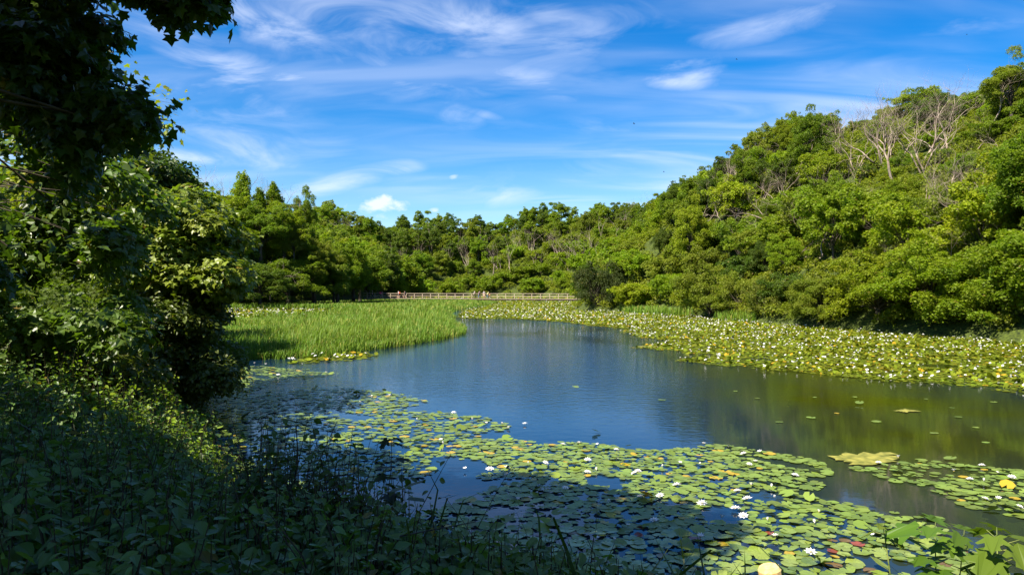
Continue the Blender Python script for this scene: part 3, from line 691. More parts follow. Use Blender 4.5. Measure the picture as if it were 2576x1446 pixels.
# ---------------------------------------------------------------- reeds
REED = [(-14, 29.5), (-10.4, 30.5), (-8.6, 31.2), (-7.3, 33.2), (-5.6, 37.5), (-4.1, 41.5), (-2.9, 47.5), (-3.3, 53), (-4.6, 58), (-5.4, 70), (-7, 84), (-7, 100), (-4, 125), (-3, 150), (-10, 171), (-30, 174), (-42, 140),
        (-47, 112), (-46, 84), (-44, 66), (-35, 49), (-25, 41), (-17, 35)]
POCKET = [(-45, 60), (-28, 63), (-19, 70), (-17.5, 82), (-24, 103), (-46, 104)]
def reed_bed(name, x0, x1, y0, y1, ok, n, label, hgt=1.1, wk=.00075):
    u = rng.random(n); Y = 1 / (1 / y0 + u * (1 / y1 - 1 / y0)); X = x0 + (x1 - x0) * rng.random(n)
    k = ok(X, Y); X, Y = X[k], Y[k]
    # tufts
    X = X + .12 * wob(X, Y, .35, 1.0); Y = Y + .12 * wob(X, Y, .3, 2.0); m = len(X)
    patch = wob(X, Y, 3.2, 4.0)
    h = hgt * np.where((Y > 40) & (Y < 66) & (X < -.28 * Y), .62, 1.0) * (.62 + .5 * rng.random(m)) * (1 + .26 * patch) * (1 - .5 * sstep(85, 135, Y)) * (.5 + .5 * sstep(0, 1.8, polydist(X, Y, REED) if name == 'reed_bed' else 2 + 0 * X)); w = np.maximum(.016, wk * Y) * (.7 + .6 * rng.random(m))
    th = rng.random(m) * 6.28; ld = np.column_stack([np.cos(th), np.sin(th), np.zeros(m)]) + np.array([.5, .1, 0])
    lean = (.10 + .30 * rng.random(m) ** 2 + .55 * (rng.random(m) > .84))
    fl = unit(np.cross(ld, np.array([0, 0, 1.0])) + .3 * randn(m) * np.array([1, 1, 0]))
    B = np.column_stack([X, Y, np.minimum(ground(X, Y), 0) * 0 - .03])
    up = np.array([0, 0, 1.0]); V = []
    for f, wf in ((0, .8), (.4, 1.0), (.75, .7)):
        c = B + up * (h * f)[:, None] * (1 - .12 * f) + ld * (h * lean * f ** 2.0)[:, None]
        V += [c - fl * (w * wf * .5)[:, None], c + fl * (w * wf * .5)[:, None]]
    f = 1.0; V.append(B + up * (h * (.95 - .5 * lean))[:, None] + ld * (h * lean * 1.25)[:, None])
    V = np.stack(V, 1)
    loop = np.array([0, 1, 3, 2, 2, 3, 5, 4, 4, 5, 6]); size = np.array([4, 4, 3])
    mb = MB(); mb.add(V.reshape(-1, 3), (loop[None] + (np.arange(m) * 7)[:, None]).ravel(), np.tile(size, m), np.repeat(np.clip(.5 + .25 * patch + .3 * (rng.random(m) - .5), 0, 1), 7))
    tag(link(name, mb.mesh(name, M_REED)), label, 'reeds', kind='stuff')
reed_bed('reed_bed', -48, -2, 29, 174, lambda x, y: inpoly(x, y, REED) & ~inpoly(x, y, POCKET), 230000, 'tall bright green reeds standing in the pond below the left wood')
RB = [(13.3, 88), (14.0, 84), (16.5, 79.5), (18.3, 76.5), (19.6, 79), (16, 88.5), (13, 95)]
RB2 = [(18.6, 69), (20.1, 63.4), (21.3, 63.5), (21.0, 69)]
reed_bed('bank_reeds', 12, 23, 60, 96, lambda x, y: inpoly(x, y, RB) | inpoly(x, y, RB2), 14000, 'strip of short green reeds at the foot of the right slope', 1.15)

# ---------------------------------------------------------------- water lilies
def pad_template(n=14, notch=.34, dish=.0, fold=0.0, crinkle=.0):
    a = np.linspace(notch, 2 * math.pi - notch, n)
    rr = 1 + crinkle * np.sin(5 * a)
    v = [(0, .12, .0)] + [(math.sin(t) * r, math.cos(t) * r, dish * r * r + fold * max(0, math.sin(t)) ** 2 + .02 * math.sin(3 * t)) for t, r in zip(a, rr)]
    # notch opens toward +y
    return np.array(v) * .5, [(0, i, i + 1) for i in range(1, n)][::1]
def pad_mesh(dish, fold, crinkle):
    v, f = pad_template(20, .2, dish, fold, crinkle)
    mb = MB(); mb.faces(v, [t[::-1] for t in f], .5); return mb.mesh('lily_pad', M_PAD)
PAD_ME = [pad_mesh(.0, 0, .03), pad_mesh(.05, 0, .05), pad_mesh(.0, .16, .03), pad_mesh(.03, .06, .09), pad_mesh(.07, .0, .11), pad_mesh(-.04, .1, .07), pad_mesh(.02, .3, .05)]
PAD_CURL = [pad_mesh(.1, .75, .05), pad_mesh(.35, .55, .05)]
T_PADFAR = pad_template(8, .3, .03, .0, .05); T_PADFAR = (T_PADFAR[0], [t[::-1] for t in T_PADFAR[1]])

def flower(rings=((8, 1.0, .18), (7, .82, .55), (6, .6, 1.0)), w=.2, closed=0.0):
    mb = MB(); off = 0
    for n, ln, el in rings:
        el = el + closed * (1.35 - el)
        for i in range(n):
            a = 2 * math.pi * i / n + off; c, s = math.cos(a), math.sin(a)
            def P(r, wd, lift):
                R_ = r * math.cos(el) * ln; Z = r * math.sin(el) * ln + lift
                return [(R_ * c - wd * s, R_ * s + wd * c, Z)]
            V = P(.08, 0, .02) + P(.5, -w * ln, .06) + P(1, 0, .02) + P(.5, w * ln, .06)
            mb.faces(V, [(0, 1, 2), (0, 2, 3)])
        off += .35
    st = MB()
    for i in range(9):
        a = i * 2.4; r = .03 + .017 * i
        st.tube([(r * .5 * math.cos(a), r * .5 * math.sin(a), .03), (r * math.cos(a), r * math.sin(a), .32)], [.035, .03], 4)
    return mb.mesh('petals', M_PETAL), st.mesh('stamens', M_STAMEN)
FL_OPEN = flower(); FL_HALF = flower(closed=.55); FL_BUD = flower(((6, 1.0, 1.2), (4, .9, 1.3)), .22, .6)
def flower_small(closed):
    V = []; Fs = []
    for n, ln, el in ((6, 1.0, .3), (5, .75, .95)):
        el = el + closed * (1.3 - el)
        for i in range(n):
            a = 2 * math.pi * i / n + ln; c, s = math.cos(a), math.sin(a); b = len(V); R_ = math.cos(el) * ln; Z = math.sin(el) * ln
            V += [(.1 * c, .1 * s, 0.05), (R_ * .55 * c - .26 * s, R_ * .55 * s + .26 * c, Z * .5 + .08), (R_ * c, R_ * s, Z + .05), (R_ * .55 * c + .26 * s, R_ * .55 * s - .26 * c, Z * .5 + .08)]
            Fs += [(b, b + 1, b + 2, b + 3)]
    return np.array(V), Fs
FS = [flower_small(0), flower_small(.4)]

def W(pts): return [gw(*p) for p in pts]
BED_R = W([(1152, 801), (1300, 803), (1420, 810), (1490, 820), (1560, 826), (1600, 846), (1680, 858), (1605, 874), (1700, 884), (1765, 893), (1715, 911), (1840, 922), (2000, 938), (2150, 953), (2300, 965), (2450, 972), (2576, 985), (2900, 1010), (3200, 900)]) + \
        [(33, 29), (28, 39.2), (24.3, 50), (20.8, 64), (19.2, 79), (15, 89), (10, 95), (7.5, 100), (9.5, 108), (12.5, 125), (14.5, 150), (15.5, 160), (-8, 171), (-2.5, 150), (-3.5, 125), (-6, 100), (-6, 84), (-4.9, 71)]
BED_FAR = [(-27, 181), (15, 168), (20, 186), (20.5, 209), (9, 232), (-9, 237), (-24, 229), (-29, 205)]
BED_SMALL = W([(738, 908), (800, 896), (860, 889), (945, 892), (935, 902), (860, 911), (770, 917)])
def pads_in(poly, dens, smin, smax, hole=None, edge=.0):
    P = np.array(poly); x0, y0 = P.min(0); x1, y1 = P.max(0)
    n = int((x1 - x0) * (y1 - y0) * dens); X = x0 + (x1 - x0) * rng.random(n); Y = y0 + (y1 - y0) * rng.random(n)
    jx = X + .5 * wob(X, Y, .8, 2.0) + .35 * wob(X, Y, .3, 7.); jy = Y + .6 * wob(X, Y, .9, 5.0)
    k = inpoly(jx, jy, poly) & inpoly(X, Y, WATER) & (wob(X, Y, 2.2, 3.3) > -.80)
    if hole is not None: k &= ~hole(X, Y)
    return X[k], Y[k]
def bed(name, parts, label):
    mb = MB()
    for (X, Y, smin, raised, zh) in parts:
        m = len(X); s = smin * (.7 + .6 * rng.random(m))
        patch = wob(X, Y, 2.5, 6.0)
        up = rng.random(m) < raised * (1 + .5 * patch)
        Z = .012 + .012 * rng.random(m) + up * zh * rng.random(m)
        tilt = np.where(up, .4, .05)
        nrm = np.array([0, 0, 1.0]) + randn(m) * tilt[:, None]
        mb.scatter(T_PADFAR[0], T_PADFAR[1], np.column_stack([X, Y, Z]), frames(nrm, randn(m)), s, np.clip(.5 + .2 * patch + .35 * (rng.random(m) - .5) * 2, 0, 1))
    tag(link(name, mb.mesh(name, M_PADS)), label, 'water lilies', kind='stuff')
def near_hole(X, Y): return Y < 0
bR = pads_in(BED_R, 62, 0, 0); w_ = bR[1]
keep = rng.random(len(w_)) < np.clip(60 / w_, .12, 1.0); bR = (bR[0][keep], bR[1][keep])
bF = pads_in(BED_FAR, 3.2, 0, 0); bP = pads_in([(-44.5, 66), (-28, 68), (-20, 74), (-19, 81), (-25, 101), (-45, 102)], 7, 0, 0); bS = pads_in(BED_SMALL, 30, 0, 0)
sc_ = lambda Y, a=.155: a * np.clip(np.sqrt(Y / 48), 1, 2.1)
bed('lily_bed', [(bR[0], bR[1], sc_(bR[1]), .22, .07), (bF[0], bF[1], .62, .5, .2), (bP[0], bP[1], .42, .45, .2), (bS[0], bS[1], .22, .3, .1)], 'dense carpet of green and yellowing water lily pads along the right bank and far water')

# beds close to the camera: every pad of the nearest 300 is its own object
NL = W([(560, 918), (640, 922), (760, 930), (850, 942), (760, 952), (690, 962), (600, 1000), (780, 978), (880, 976), (1040, 996), (1085, 1018), (960, 1030), (1060, 1036), (1180, 1040), (1295, 1070), (1255, 1094), (1150, 1106), (1200, 1112), (1255, 1118), (1190, 1150), (1080, 1195), (950, 1215), (600, 1240), (540, 1100)])
NM = W([(1165, 1108), (1240, 1104), (1300, 1103), (1330, 1118), (1440, 1113), (1560, 1124), (1700, 1130), (1830, 1124), (1900, 1140), (1965, 1146), (2090, 1164), (2060, 1178), (2090, 1192), (2020, 1212), (2075, 1225), (1985, 1238), (2050, 1250), (2180, 1268), (2230, 1290), (2340, 1300), (2380, 1335), (2420, 1380), (2500, 1440), (2560, 1560), (900, 1560), (1100, 1370), (1010, 1300), (1120, 1280), (1230, 1240), (1300, 1215), (1180, 1195), (1260, 1170), (1200, 1150)])
NR = W([(2150, 1182), (2262, 1160), (2340, 1156), (2400, 1168), (2600, 1180), (2800, 1190), (2800, 1330), (2560, 1310), (2480, 1292), (2380, 1255), (2300, 1222), (2200, 1190)])
NX = W([(2225, 1285), (2290, 1280), (2330, 1300), (2280, 1312)])
def cand(poly, rad, tries=9000):
    P = np.array(poly); x0, y0 = P.min(0); x1, y1 = P.max(0)
    def ok(X, Y):
        jx = X + .16 * wob(X, Y, .5, 2.0) + .1 * wob(X, Y, .22, 7.); jy = Y + .22 * wob(X, Y, .6, 5.0)
        return inpoly(jx, jy, poly) & inpoly(X, Y, WATER) & (wob(X, Y, .75, 9.) > -.62)
    return poisson(x0, x1, y0, y1, lambda X, Y: rad * (.8 + .5 * rng.random(len(X))), ok, tries)
pads = np.concatenate([cand(NM, .126, 30000), cand(NR, .14, 10000), cand(NL, .142, 28000)])
extra = np.array([gw(*p) for p in [(1905, 1003), (1985, 1012), (2162, 1018), (2330, 1004), (2395, 1026), (2205, 1062), (2105, 1041), (2455, 1077), (1960, 1062), (2500, 1012), (2350, 1090), (1850, 985), (2150, 1000), (2050, 1000), (2410, 1050), (2250, 1290), (2355, 1306), (1665, 1006), (1448, 978), (2280, 1034), (2040, 1052), (2480, 1114), (2150, 1180), (1500, 1090), (2390, 1160)]])
pads = np.concatenate([pads, extra])
pads = pads[np.argsort(pads[:, 1])]
ppx = CX + pads[:, 0] / pads[:, 1] * F; ppy = CY + CH / pads[:, 1] * F
vis = (ppx < 2600) & (ppy < 1470) & (ppx > 560)
# those behind the bank plants count last
hidden = (ppx < 1000 + (ppy - 1240) * 2.6) & (ppy > 1240)
order = np.argsort(pads[:, 1] + 100 * (~vis) + 50 * hidden)
single = set(order[:300].tolist())
PADC = {'green': (.145, .20, .030), 'pale': (.18, .23, .045), 'deep': (.095, .145, .028), 'yellow': (.36, .26, .02), 'bronze': (.13, .08, .025), 'red': (.2, .05, .025)}
mb_rest = MB(); NEARPADS = []
for i, (x, y) in enumerate(pads):
    k = rng.random(); s = .168 * (.65 + .75 * rng.random())
    kind = 'yellow' if k < .022 else ('bronze' if k < .06 else ('red' if k < .08 else ('pale' if k < .4 else ('deep' if k < .55 else 'green'))))
    if kind in ('yellow', 'bronze', 'red'): s *= .78
    raised = rng.random() < .09
    z = .008 + .016 * rng.random() + raised * .05
    nrm = np.array([0, 0, 1.0]) + rng.normal(size=3) * (.22 if raised else .025)
    Fm = frames(nrm[None], rng.normal(size=(1, 3)))
    if i in single:
        me = PAD_CURL[rng.integers(2)] if raised and rng.random() < .35 else PAD_ME[rng.integers(7)]
        M4 = Matrix(Fm[0].tolist()).to_4x4(); M4 = Matrix.Translation((x, y, z)) @ M4 @ Matrix.Diagonal((s, s * (.88 + .2 * rng.random()), s, 1))
        c = np.array(PADC[kind]) * (.85 + .3 * rng.random())
        o = link('lily_pad', me, color=c); o.matrix_world = M4
        bedname = 'right hand patch' if (ppx[i] > 2080 and ppy[i] < 1320) else ('far left patch' if ppx[i] < 1300 and ppy[i] < 1215 else ('front patch' if ppy[i] > 1300 else 'middle patch'))
        form = 'curled up' if raised else 'flat'
        word = {'green': 'mid green', 'pale': 'pale green', 'deep': 'deep green', 'yellow': 'yellow', 'bronze': 'bronze brown', 'red': 'dull red'}[kind]
        tag(o, f'{form} {word} lily pad in the {bedname} of near water lilies', 'lily pad', f'{word} {form} lily pads of the {bedname}')
        NEARPADS.append(o)
    else:
        mb_rest.scatter(T_PADFAR[0], T_PADFAR[1], np.array([[x, y, z]]), Fm, np.array([s]), np.array([.1 + .55 * rng.random()]))
M_PADN = leaf_material('near_pad_leaf', base=PADC['green'], trans=.12, rough=.42, spec=.4, hue=.035, val=.6, odd=.95, odd_col=PADC['yellow'])
tag(link('lily_pad_patch', mb_rest.mesh('lily_pad_patch', M_PADN)), 'outlying green water lily pads of the near patches', 'lily pads', kind='stuff')

# flowers -------------------------------------------------------------
fl_px = [(1263, 1068), (1141, 1041), (1188, 1058), (1223, 1069), (1320, 1069), (1279, 1079), (1115, 1120), (1109, 1112), (1416, 1122), (1457, 1118), (1550, 1135), (1372, 1168), (1330, 1173), (1232, 1185), (1170, 1185),
         (1478, 1161), (1503, 1123), (1770, 1120), (1833, 1128), (1870, 1145), (1478, 1192), (1900, 1165), (1885, 1172), (1912, 1143), (1550, 1160), (1500, 1188), (1595, 1195), (1605, 1190), (1665, 1180), (1710, 1170), (1760, 1175),
         (1890, 1225), (1940, 1230), (2000, 1200), (1855, 1240), (1880, 1260), (1948, 1258), (1702, 1225), (1660, 1252), (1766, 1272), (1850, 1285), (1815, 1308), (1930, 1315), (2060, 1293), (2050, 1322), (1870, 1303),
         (1950, 1355), (2195, 1354), (1762, 1358), (1720, 1358), (1580, 1330), (1530, 1272), (1610, 1255), (2039, 1395), (1645, 1315), (2260, 1155), (2210, 1168), (2400, 1190), (2440, 1210), (2475, 1215), (2478, 1260), (2512, 1262),
         (2510, 1195), (2565, 1280), (2470, 1175), (2545, 1205), (1360, 1235), (1270, 1205), (1422, 1232), (1500, 1360), (1545, 1370), (1275, 1180), (1015, 1170), (680, 1028), (745, 1030), (775, 1015), (800, 1002), (855, 1002), (905, 1014), (935, 1000),
         (980, 998), (630, 1062), (655, 1058), (735, 1000), (640, 915), (668, 918), (820, 938), (700, 945), (760, 918), (1000, 1040), (1050, 1060)]
def tint_f(): return 1
nf = 0
fl = [(gw(*p), True) for p in fl_px]
for (x, y), named in fl:
    y += .0; s = .066 * (.8 + .4 * rng.random())
    ty = rng.random(); fm = FL_OPEN if ty < .6 else (FL_HALF if ty < .85 else FL_BUD); form = 'open' if ty < .6 else ('half open' if ty < .85 else 'closed')
    o = bpy.data.objects.new('water_lily', None); COL.objects.link(o); o.empty_display_size = .05
    o.location = (x, y, .03); o.rotation_euler = (.2 * rng.normal(), .2 * rng.normal(), rng.random() * 6.28); o.scale = (s * (1.1 if ty < .6 else .9),) * 3
    link('petals', fm[0], o)
    if ty < .85: link('stamens', fm[1], o)
    px, py = CX + x / y * F, CY + CH / y * F
    where = 'right hand patch' if (px > 2080 and py < 1320) else ('shaded front patch' if (px < 1800 and py > 1225) else ('sunny front patch' if py > 1225 else ('far left patch' if px < 1300 and py < 1215 else 'middle patch')))
    tag(o, None, 'water lily', f'white water lilies of the {where}')
    PLACED.append((o, x, y, 0, 'flower', (0, 0, 0), ('flower', form, where, ''), 0)); nf += 1
# bed flowers: the nearest ones singly, the rest as one mass
cx_, cy_ = bR; pick = np.where((rng.random(len(cx_)) < np.clip(.022 + cy_ * .0003, 0, .05) * np.clip(1 + 1.3 * wob(cx_, cy_, 1.9, 8.0), .1, 2.4)))[0]
pick = pick[np.argsort(cy_[pick])]
inview = (np.abs(cx_[pick] / cy_[pick]) < .70)
pick = pick[inview]
nb = 300 - nf
for j in pick[:nb]:
    x, y = cx_[j] + .05, cy_[j]; s = .058 * (.75 + .5 * rng.random())
    v = 0 if rng.random() < .6 else 1
    if v not in globals().setdefault('_FSM', {}):
        mb = MB(); mb.faces(FS[v][0], FS[v][1]); _FSM[v] = mb.mesh('bed_flower', M_PETAL)
    o = link('water_lily', _FSM[v], loc=(x, y, .06 + .1 * rng.random()), rot=(.3 * rng.normal(), .3 * rng.normal(), 6 * rng.random()), scale=(s, s, s))
    zone = 'nearest the right edge of the photo' if x / y > .5 else ('in the middle of the right bed' if x / y > .33 else 'near the tip of the right bed')
    tag(o, f'{"open" if v == 0 else "half open"} small white water lily {zone}', 'water lily', f'white flowers {zone}')
rest = pick[nb:]
fmb = MB()
def addfl(X, Y, s, v=0):
    m = len(X); fmb.scatter(FS[v][0], FS[v][1], np.column_stack([X, Y, .08 + .12 * rng.random(m)]), frames(np.array([0, 0, 1.]) + .3 * randn(m), randn(m)), s * (.75 + .5 * rng.random(m)), np.full(m, .5))
rest = rest[rng.random(len(rest)) < np.clip(45 / cy_[rest], .2, 1) ** 1.3]
addfl(cx_[rest], cy_[rest], .055 * np.clip(np.sqrt(cy_[rest] / 40), 1, 1.5))
k = rng.random(len(bF[0])) < .08; addfl(bF[0][k], bF[1][k], .15)
k = rng.random(len(bP[0])) < .14; addfl(bP[0][k], bP[1][k], .13)
k = rng.random(len(bS[0])) < .05; addfl(bS[0][k], bS[1][k], .075)
tag(link('lily_blossom', fmb.mesh('lily_blossom', M_PETAL)), 'countless small white lily flowers over the distant beds', 'water lilies', kind='stuff')

# drifting algae
def algae(px0, pts, label, thick=.012):
    P = np.array(W(pts)); c = P.mean(0)
    n = 40; a = np.linspace(0, 1, len(P), endpoint=False); t = np.linspace(0, 1, n, endpoint=False)
    Q = np.column_stack([np.interp(t, np.append(a, 1), np.append(P[:, i], P[0, i])) for i in (0, 1)])
    Q += rng.normal(size=Q.shape) * .07
    mb = MB(); V = [(c[0], c[1], thick + .012)] + [(x, y, .016) for x, y in Q]
    mb.faces(V, [(0, i, i % n + 1) for i in range(1, n + 1)], .4)
    tag(link('algae_mat', mb.mesh('algae_mat', M_SCUM)), label, 'algae')
algae(0, [(2085, 1153), (2125, 1150), (2118, 1143), (2170, 1141), (2215, 1144), (2230, 1140), (2260, 1143), (2265, 1155), (2200, 1168), (2150, 1168), (2130, 1160)], 'yellow green algae mat floating beside the right hand lily patch')
algae(0, [(2245, 1034), (2275, 1031), (2305, 1034), (2280, 1038)], 'small lone pale algae mat on the olive water to the right')
algae(0, [(1600, 872), (1640, 869), (1670, 872), (1640, 876)], 'thin algae streak at the tip of the right lily bed')

# ---------------------------------------------------------------- boardwalk
A0 = np.array([-36.0, 177.5]); A1 = np.array([19.0, 162.0]); DZ = .5
adir = (A1 - A0) / np.linalg.norm(A1 - A0); alen = np.linalg.norm(A1 - A0); anrm = np.array([adir[1], -adir[0]])   # toward the camera
AX = [[adir[0], adir[1], 0], [anrm[0], anrm[1], 0], [0, 0, 1]]
def on_walk(t, off, z): return np.array([*(A0 + adir * t + anrm * off), z])
bw = bpy.data.objects.new('boardwalk', None); COL.objects.link(bw); bw.location = (*A0, 0.0)
tag(bw, 'long low wooden boardwalk with post and rail fence crossing the far pond', 'boardwalk')
iv = -Vector((*A0, 0.0))
def wpart(name, fn, mat):
    mb = MB(); fn(mb); me = mb.mesh(name, mat); me.transform(Matrix.Translation(iv)); return link(name, me, bw)
def deck(mb):
    n = int(alen / .3)
    for i in range(n): mb.box(on_walk((i + .5) * alen / n, 0, DZ - .03 + .006 * rng.random()), (alen / n / 2 - .006, .8, .035), AX, rng.random())
wpart('deck', deck, M_WOOD)
for sgn in (1, -1):
    wpart('fascia_beam', lambda mb: mb.box(on_walk(alen / 2, sgn * .76, DZ - .17), (alen / 2, .05, .1), AX), M_WOOD_DARK)  # dark tone stands in for the shaded gap under the deck
# the rail stands along the far edge only
wpart('top_rail', lambda mb: mb.box(on_walk(alen / 2, -.70, DZ + 1.09), (alen / 2, .075, .05), AX), M_WOOD)
wpart('middle_rail', lambda mb: mb.box(on_walk(alen / 2, -.625, DZ + .52), (alen / 2, .022, .06), AX), M_WOOD)
for i in range(28):
    t = 1.0 + i * (alen - 2) / 27
    wpart('rail_post', lambda mb: mb.box(on_walk(t, -.70, DZ + .52), (.055, .05, .515), AX), M_WOOD)
for i, t in enumerate(np.linspace(4, alen - 2, 9)):
    wpart('pier', lambda mb: (mb.box(on_walk(t, 0, -.2), (.35 + .25 * (i % 2), .7, .46), AX), mb.box(on_walk(t, 0, DZ - .21), (.12, .85, .07), AX)), M_STONE if i > 4 else M_WOOD_DARK)
def cause(mb):
    for t0, t1 in ((27, 38.5), (43, 54)):
        n = 40
        for q in range(n):
            t = t0 + (t1 - t0) * (q + .5) / n; mb.box(on_walk(t, .1 + .12 * rng.random(), -.18 + .05 * rng.random()), ((t1 - t0) / n * .5, .5, .36), AX, rng.random())
wpart('stone_causeway', cause, M_STONE)

# ---------------------------------------------------------------- people on the boardwalk
def cloth(name, c, rough=.8): return noise_material(name, tuple(np.array(c) * .9), tuple(np.clip(np.array(c) * 1.1, 0, 1)), 20, rough)
SKIN = cloth('skin', (.5, .3, .21), .55)
def skin_mesh(name, verts, edges, rad, mat, parent, root=0, sub=2):
    me = bpy.data.meshes.new(name); me.from_pydata([tuple(v) for v in verts], edges, []); me.materials.append(mat)
    o = link(name, me, parent); o.modifiers.new('skin', 'SKIN').use_smooth_shade = True
    for i, r in enumerate(rad):
        d = me.skin_vertices[0].data[i]; d.radius = (r, r) if isinstance(r, (int, float)) else r; d.use_root = (i == root)
    o.modifiers.new('smooth', 'SUBSURF').levels = sub; o.modifiers[-1].render_levels = sub
    return o
def person(t, off, face, h, label, shirt, lower, hair, lean=0.0, walk=0.0, arms='down', shorts=False, hairlen=0.0, skirt=False):
    o = bpy.data.objects.new('person', None); COL.objects.link(o)
    p = on_walk(t, off, DZ + .01); o.location = p; o.rotation_euler = (0, 0, face); k = h / 1.75; o.scale = (k, k, k)
    tag(o, label, 'person', 'people on the boardwalk')
    L_ = lean
    J = {'pel': (0, 0, .95), 'wai': (0, .3 * L_ * .3, 1.1), 'che': (0, .3 * L_, 1.34), 'nec': (0, .44 * L_ + .0, 1.5), 'hea': (0, .54 * L_ + .03, 1.60), 'top': (0, .58 * L_ + .02, 1.70)}
    V = []; R_ = []; E = []; ix = {}
    def v(n, c, r): ix[n] = len(V); V.append(c); R_.append(r)
    v('pel', J['pel'], (.15, .11)); v('wai', J['wai'], (.14, .1)); v('che', J['che'], (.17, .115)); v('nec', J['nec'], .055); v('hea', J['hea'], (.078, .098)); v('top', J['top'], (.066, .082))
    v('nose', (0, J['hea'][1] + .12, 1.595), .018)
    E += [(0, 1), (1, 2), (2, 3), (3, 4), (4, 5), (4, 6)]
    for s in (-1, 1):
        st = walk * s
        v(f'hip{s}', (.095 * s, 0, .88), .085); v(f'kne{s}', (.1 * s, .02 + .22 * st + .03, .5), .06); v(f'ank{s}', (.1 * s, .34 * st - .03 - (.06 if st < 0 else 0), .09 + (.05 if st < 0 else 0)), .042); v(f'toe{s}', (.11 * s, .34 * st + .13, .035), .035)
        E += [(0, ix[f'hip{s}']), (ix[f'hip{s}'], ix[f'kne{s}']), (ix[f'kne{s}'], ix[f'ank{s}']), (ix[f'ank{s}'], ix[f'toe{s}'])]
        y0 = J['che'][1] + .06 * L_
        v(f'sho{s}', (.185 * s, y0, 1.42), .06)
        if arms == 'rail': el, wr = (.22 * s, y0 + .14, 1.2), (.13 * s, y0 + .36, 1.13)
        elif arms == 'hold': el, wr = (.24 * s, y0 + .06, 1.15), (.12 * s, y0 + .28, 1.16)
        else: el, wr = (.23 * s, y0 - .03 - .12 * st, 1.14), (.24 * s, y0 + .08 - .2 * st, .9)
        v(f'elb{s}', el, .042); v(f'wri{s}', wr, .028)
        d = unit(np.array(wr) - np.array(el)); hd_ = np.array(wr) + d * .07; v(f'han{s}', tuple(hd_), .032)
        E += [(ix['che'], ix[f'sho{s}']), (ix[f'sho{s}'], ix[f'elb{s}']), (ix[f'elb{s}'], ix[f'wri{s}']), (ix[f'wri{s}'], ix[f'han{s}'])]
        side = unit(np.cross(d, [0, .3, 1.0]) + 1e-6)
        for q in range(5):
            ln = (.05, .08, .09, .082, .065)[q]; f0 = hd_ + side * (q - 2) * .014; e = hd_ + side * (q - 2) * .022 + d * ln * (.6 if q == 0 else 1) + np.array([0, .012, -.01])
            if q == 0: e = hd_ - side * .055 + d * .02
            v(f'f{s}{q}', tuple(e), .009); E.append((ix[f'han{s}'], ix[f'f{s}{q}']))
    skin_mesh('body', V, E, R_, SKIN, o)
    # shirt, trousers, hair follow the body
    sv = [J['pel'], J['wai'], J['che'], (0, J['nec'][1] - .01, 1.45)]; sr = [(.165, .125), (.155, .115), (.185, .13), (.08, .07)]; se = [(0, 1), (1, 2), (2, 3)]
    for s in (-1, 1):
        a, b = np.array(V[ix[f'sho{s}']]), np.array(V[ix[f'elb{s}']])
        sv += [tuple(a), tuple(a + (b - a) * .7)]; sr += [.075, .058]; se += [(2, len(sv) - 2), (len(sv) - 2, len(sv) - 1)]
    skin_mesh('shirt', sv, se, sr, cloth('shirt_cloth', shirt), o)
    tv = [(0, 0, 1.0), (0, 0, .9)]; tr_ = [(.165, .125), (.165, .125)]; te = [(0, 1)]
    for s in (-1, 1):
        hp, kn, an = (np.array(V[ix[f'{q}{s}']]) for q in ('hip', 'kne', 'ank'))
        b = len(tv)
        if shorts: tv += [tuple(hp), tuple(kn + (hp - kn) * .12)]; tr_ += [.1, .085]; te += [(1, b), (b, b + 1)]
        else: tv += [tuple(hp), tuple(kn), tuple(an + np.array([0, 0, .02]))]; tr_ += [.098, .075, .062]; te += [(1, b), (b, b + 1), (b + 1, b + 2)]
    skin_mesh('shorts' if shorts else 'trousers', tv, te, tr_, cloth('leg_cloth', lower), o)
    hv = [(0, J['hea'][1] - .045, 1.63), (0, J['top'][1] - .025, 1.705), (0, J['hea'][1] - .075, 1.60 - hairlen)]
    skin_mesh('hair', hv, [(0, 1), (0, 2)], [(.08, .08), (.07, .075), (.06, .04)], cloth('hair_strand', hair), o, sub=1)
    for s in (-1, 1):
        an, to = np.array(V[ix[f'ank{s}']]), np.array(V[ix[f'toe{s}']])
        skin_mesh('shoe', [tuple(an + np.array([0, -.03, -.045])), tuple(to + np.array([0, .03, .0]))], [(0, 1)], [.05, .042], cloth('shoe_leather', (.06, .05, .05)), o, sub=1)
    return o
def walk_t(px):
    t = np.linspace(0, alen, 2000); P = A0 + adir * t[:, None]; return float(t[np.argmin(abs(CX + P[:, 0] / P[:, 1] * F - px))])
def fa(deg): return R(deg)
person(walk_t(937), .1, fa(-70), 1.80, 'person in navy shirt and dark trousers standing alone at the left end of the boardwalk', (.03, .055, .12), (.02, .022, .04), (.22, .16, .12))
person(walk_t(957), -.25, fa(-60), 1.62, 'person in pink top and green shorts leaning on the boardwalk rail', (.75, .17, .23), (.05, .12, .1), (.05, .03, .02), lean=.8, arms='rail', shorts=True, hairlen=.1)
person(walk_t(1003), .1, fa(-85), 1.78, 'person in white shirt and dark shorts walking with an orange bag', (.75, .72, .76), (.06, .06, .1), (.25, .16, .1), walk=.7, arms='hold', shorts=True)
person(walk_t(1018), .0, fa(95), 1.64, 'person in dark navy top and shorts walking behind the one in white', (.03, .032, .055), (.04, .045, .08), (.05, .035, .03), walk=.8, shorts=True)
person(walk_t(1191), -.2, fa(-95), 1.72, 'person in grey white top and black trousers, leftmost of the middle four', (.55, .53, .5), (.012, .012, .014), (.4, .33, .25), lean=.5, arms='rail')
person(walk_t(1203), -.2, fa(-60), 1.74, 'person in navy shirt and blue jeans bending to look over the rail', (.03, .045, .11), (.07, .12, .18), (.1, .08, .07), lean=.6, arms='rail')
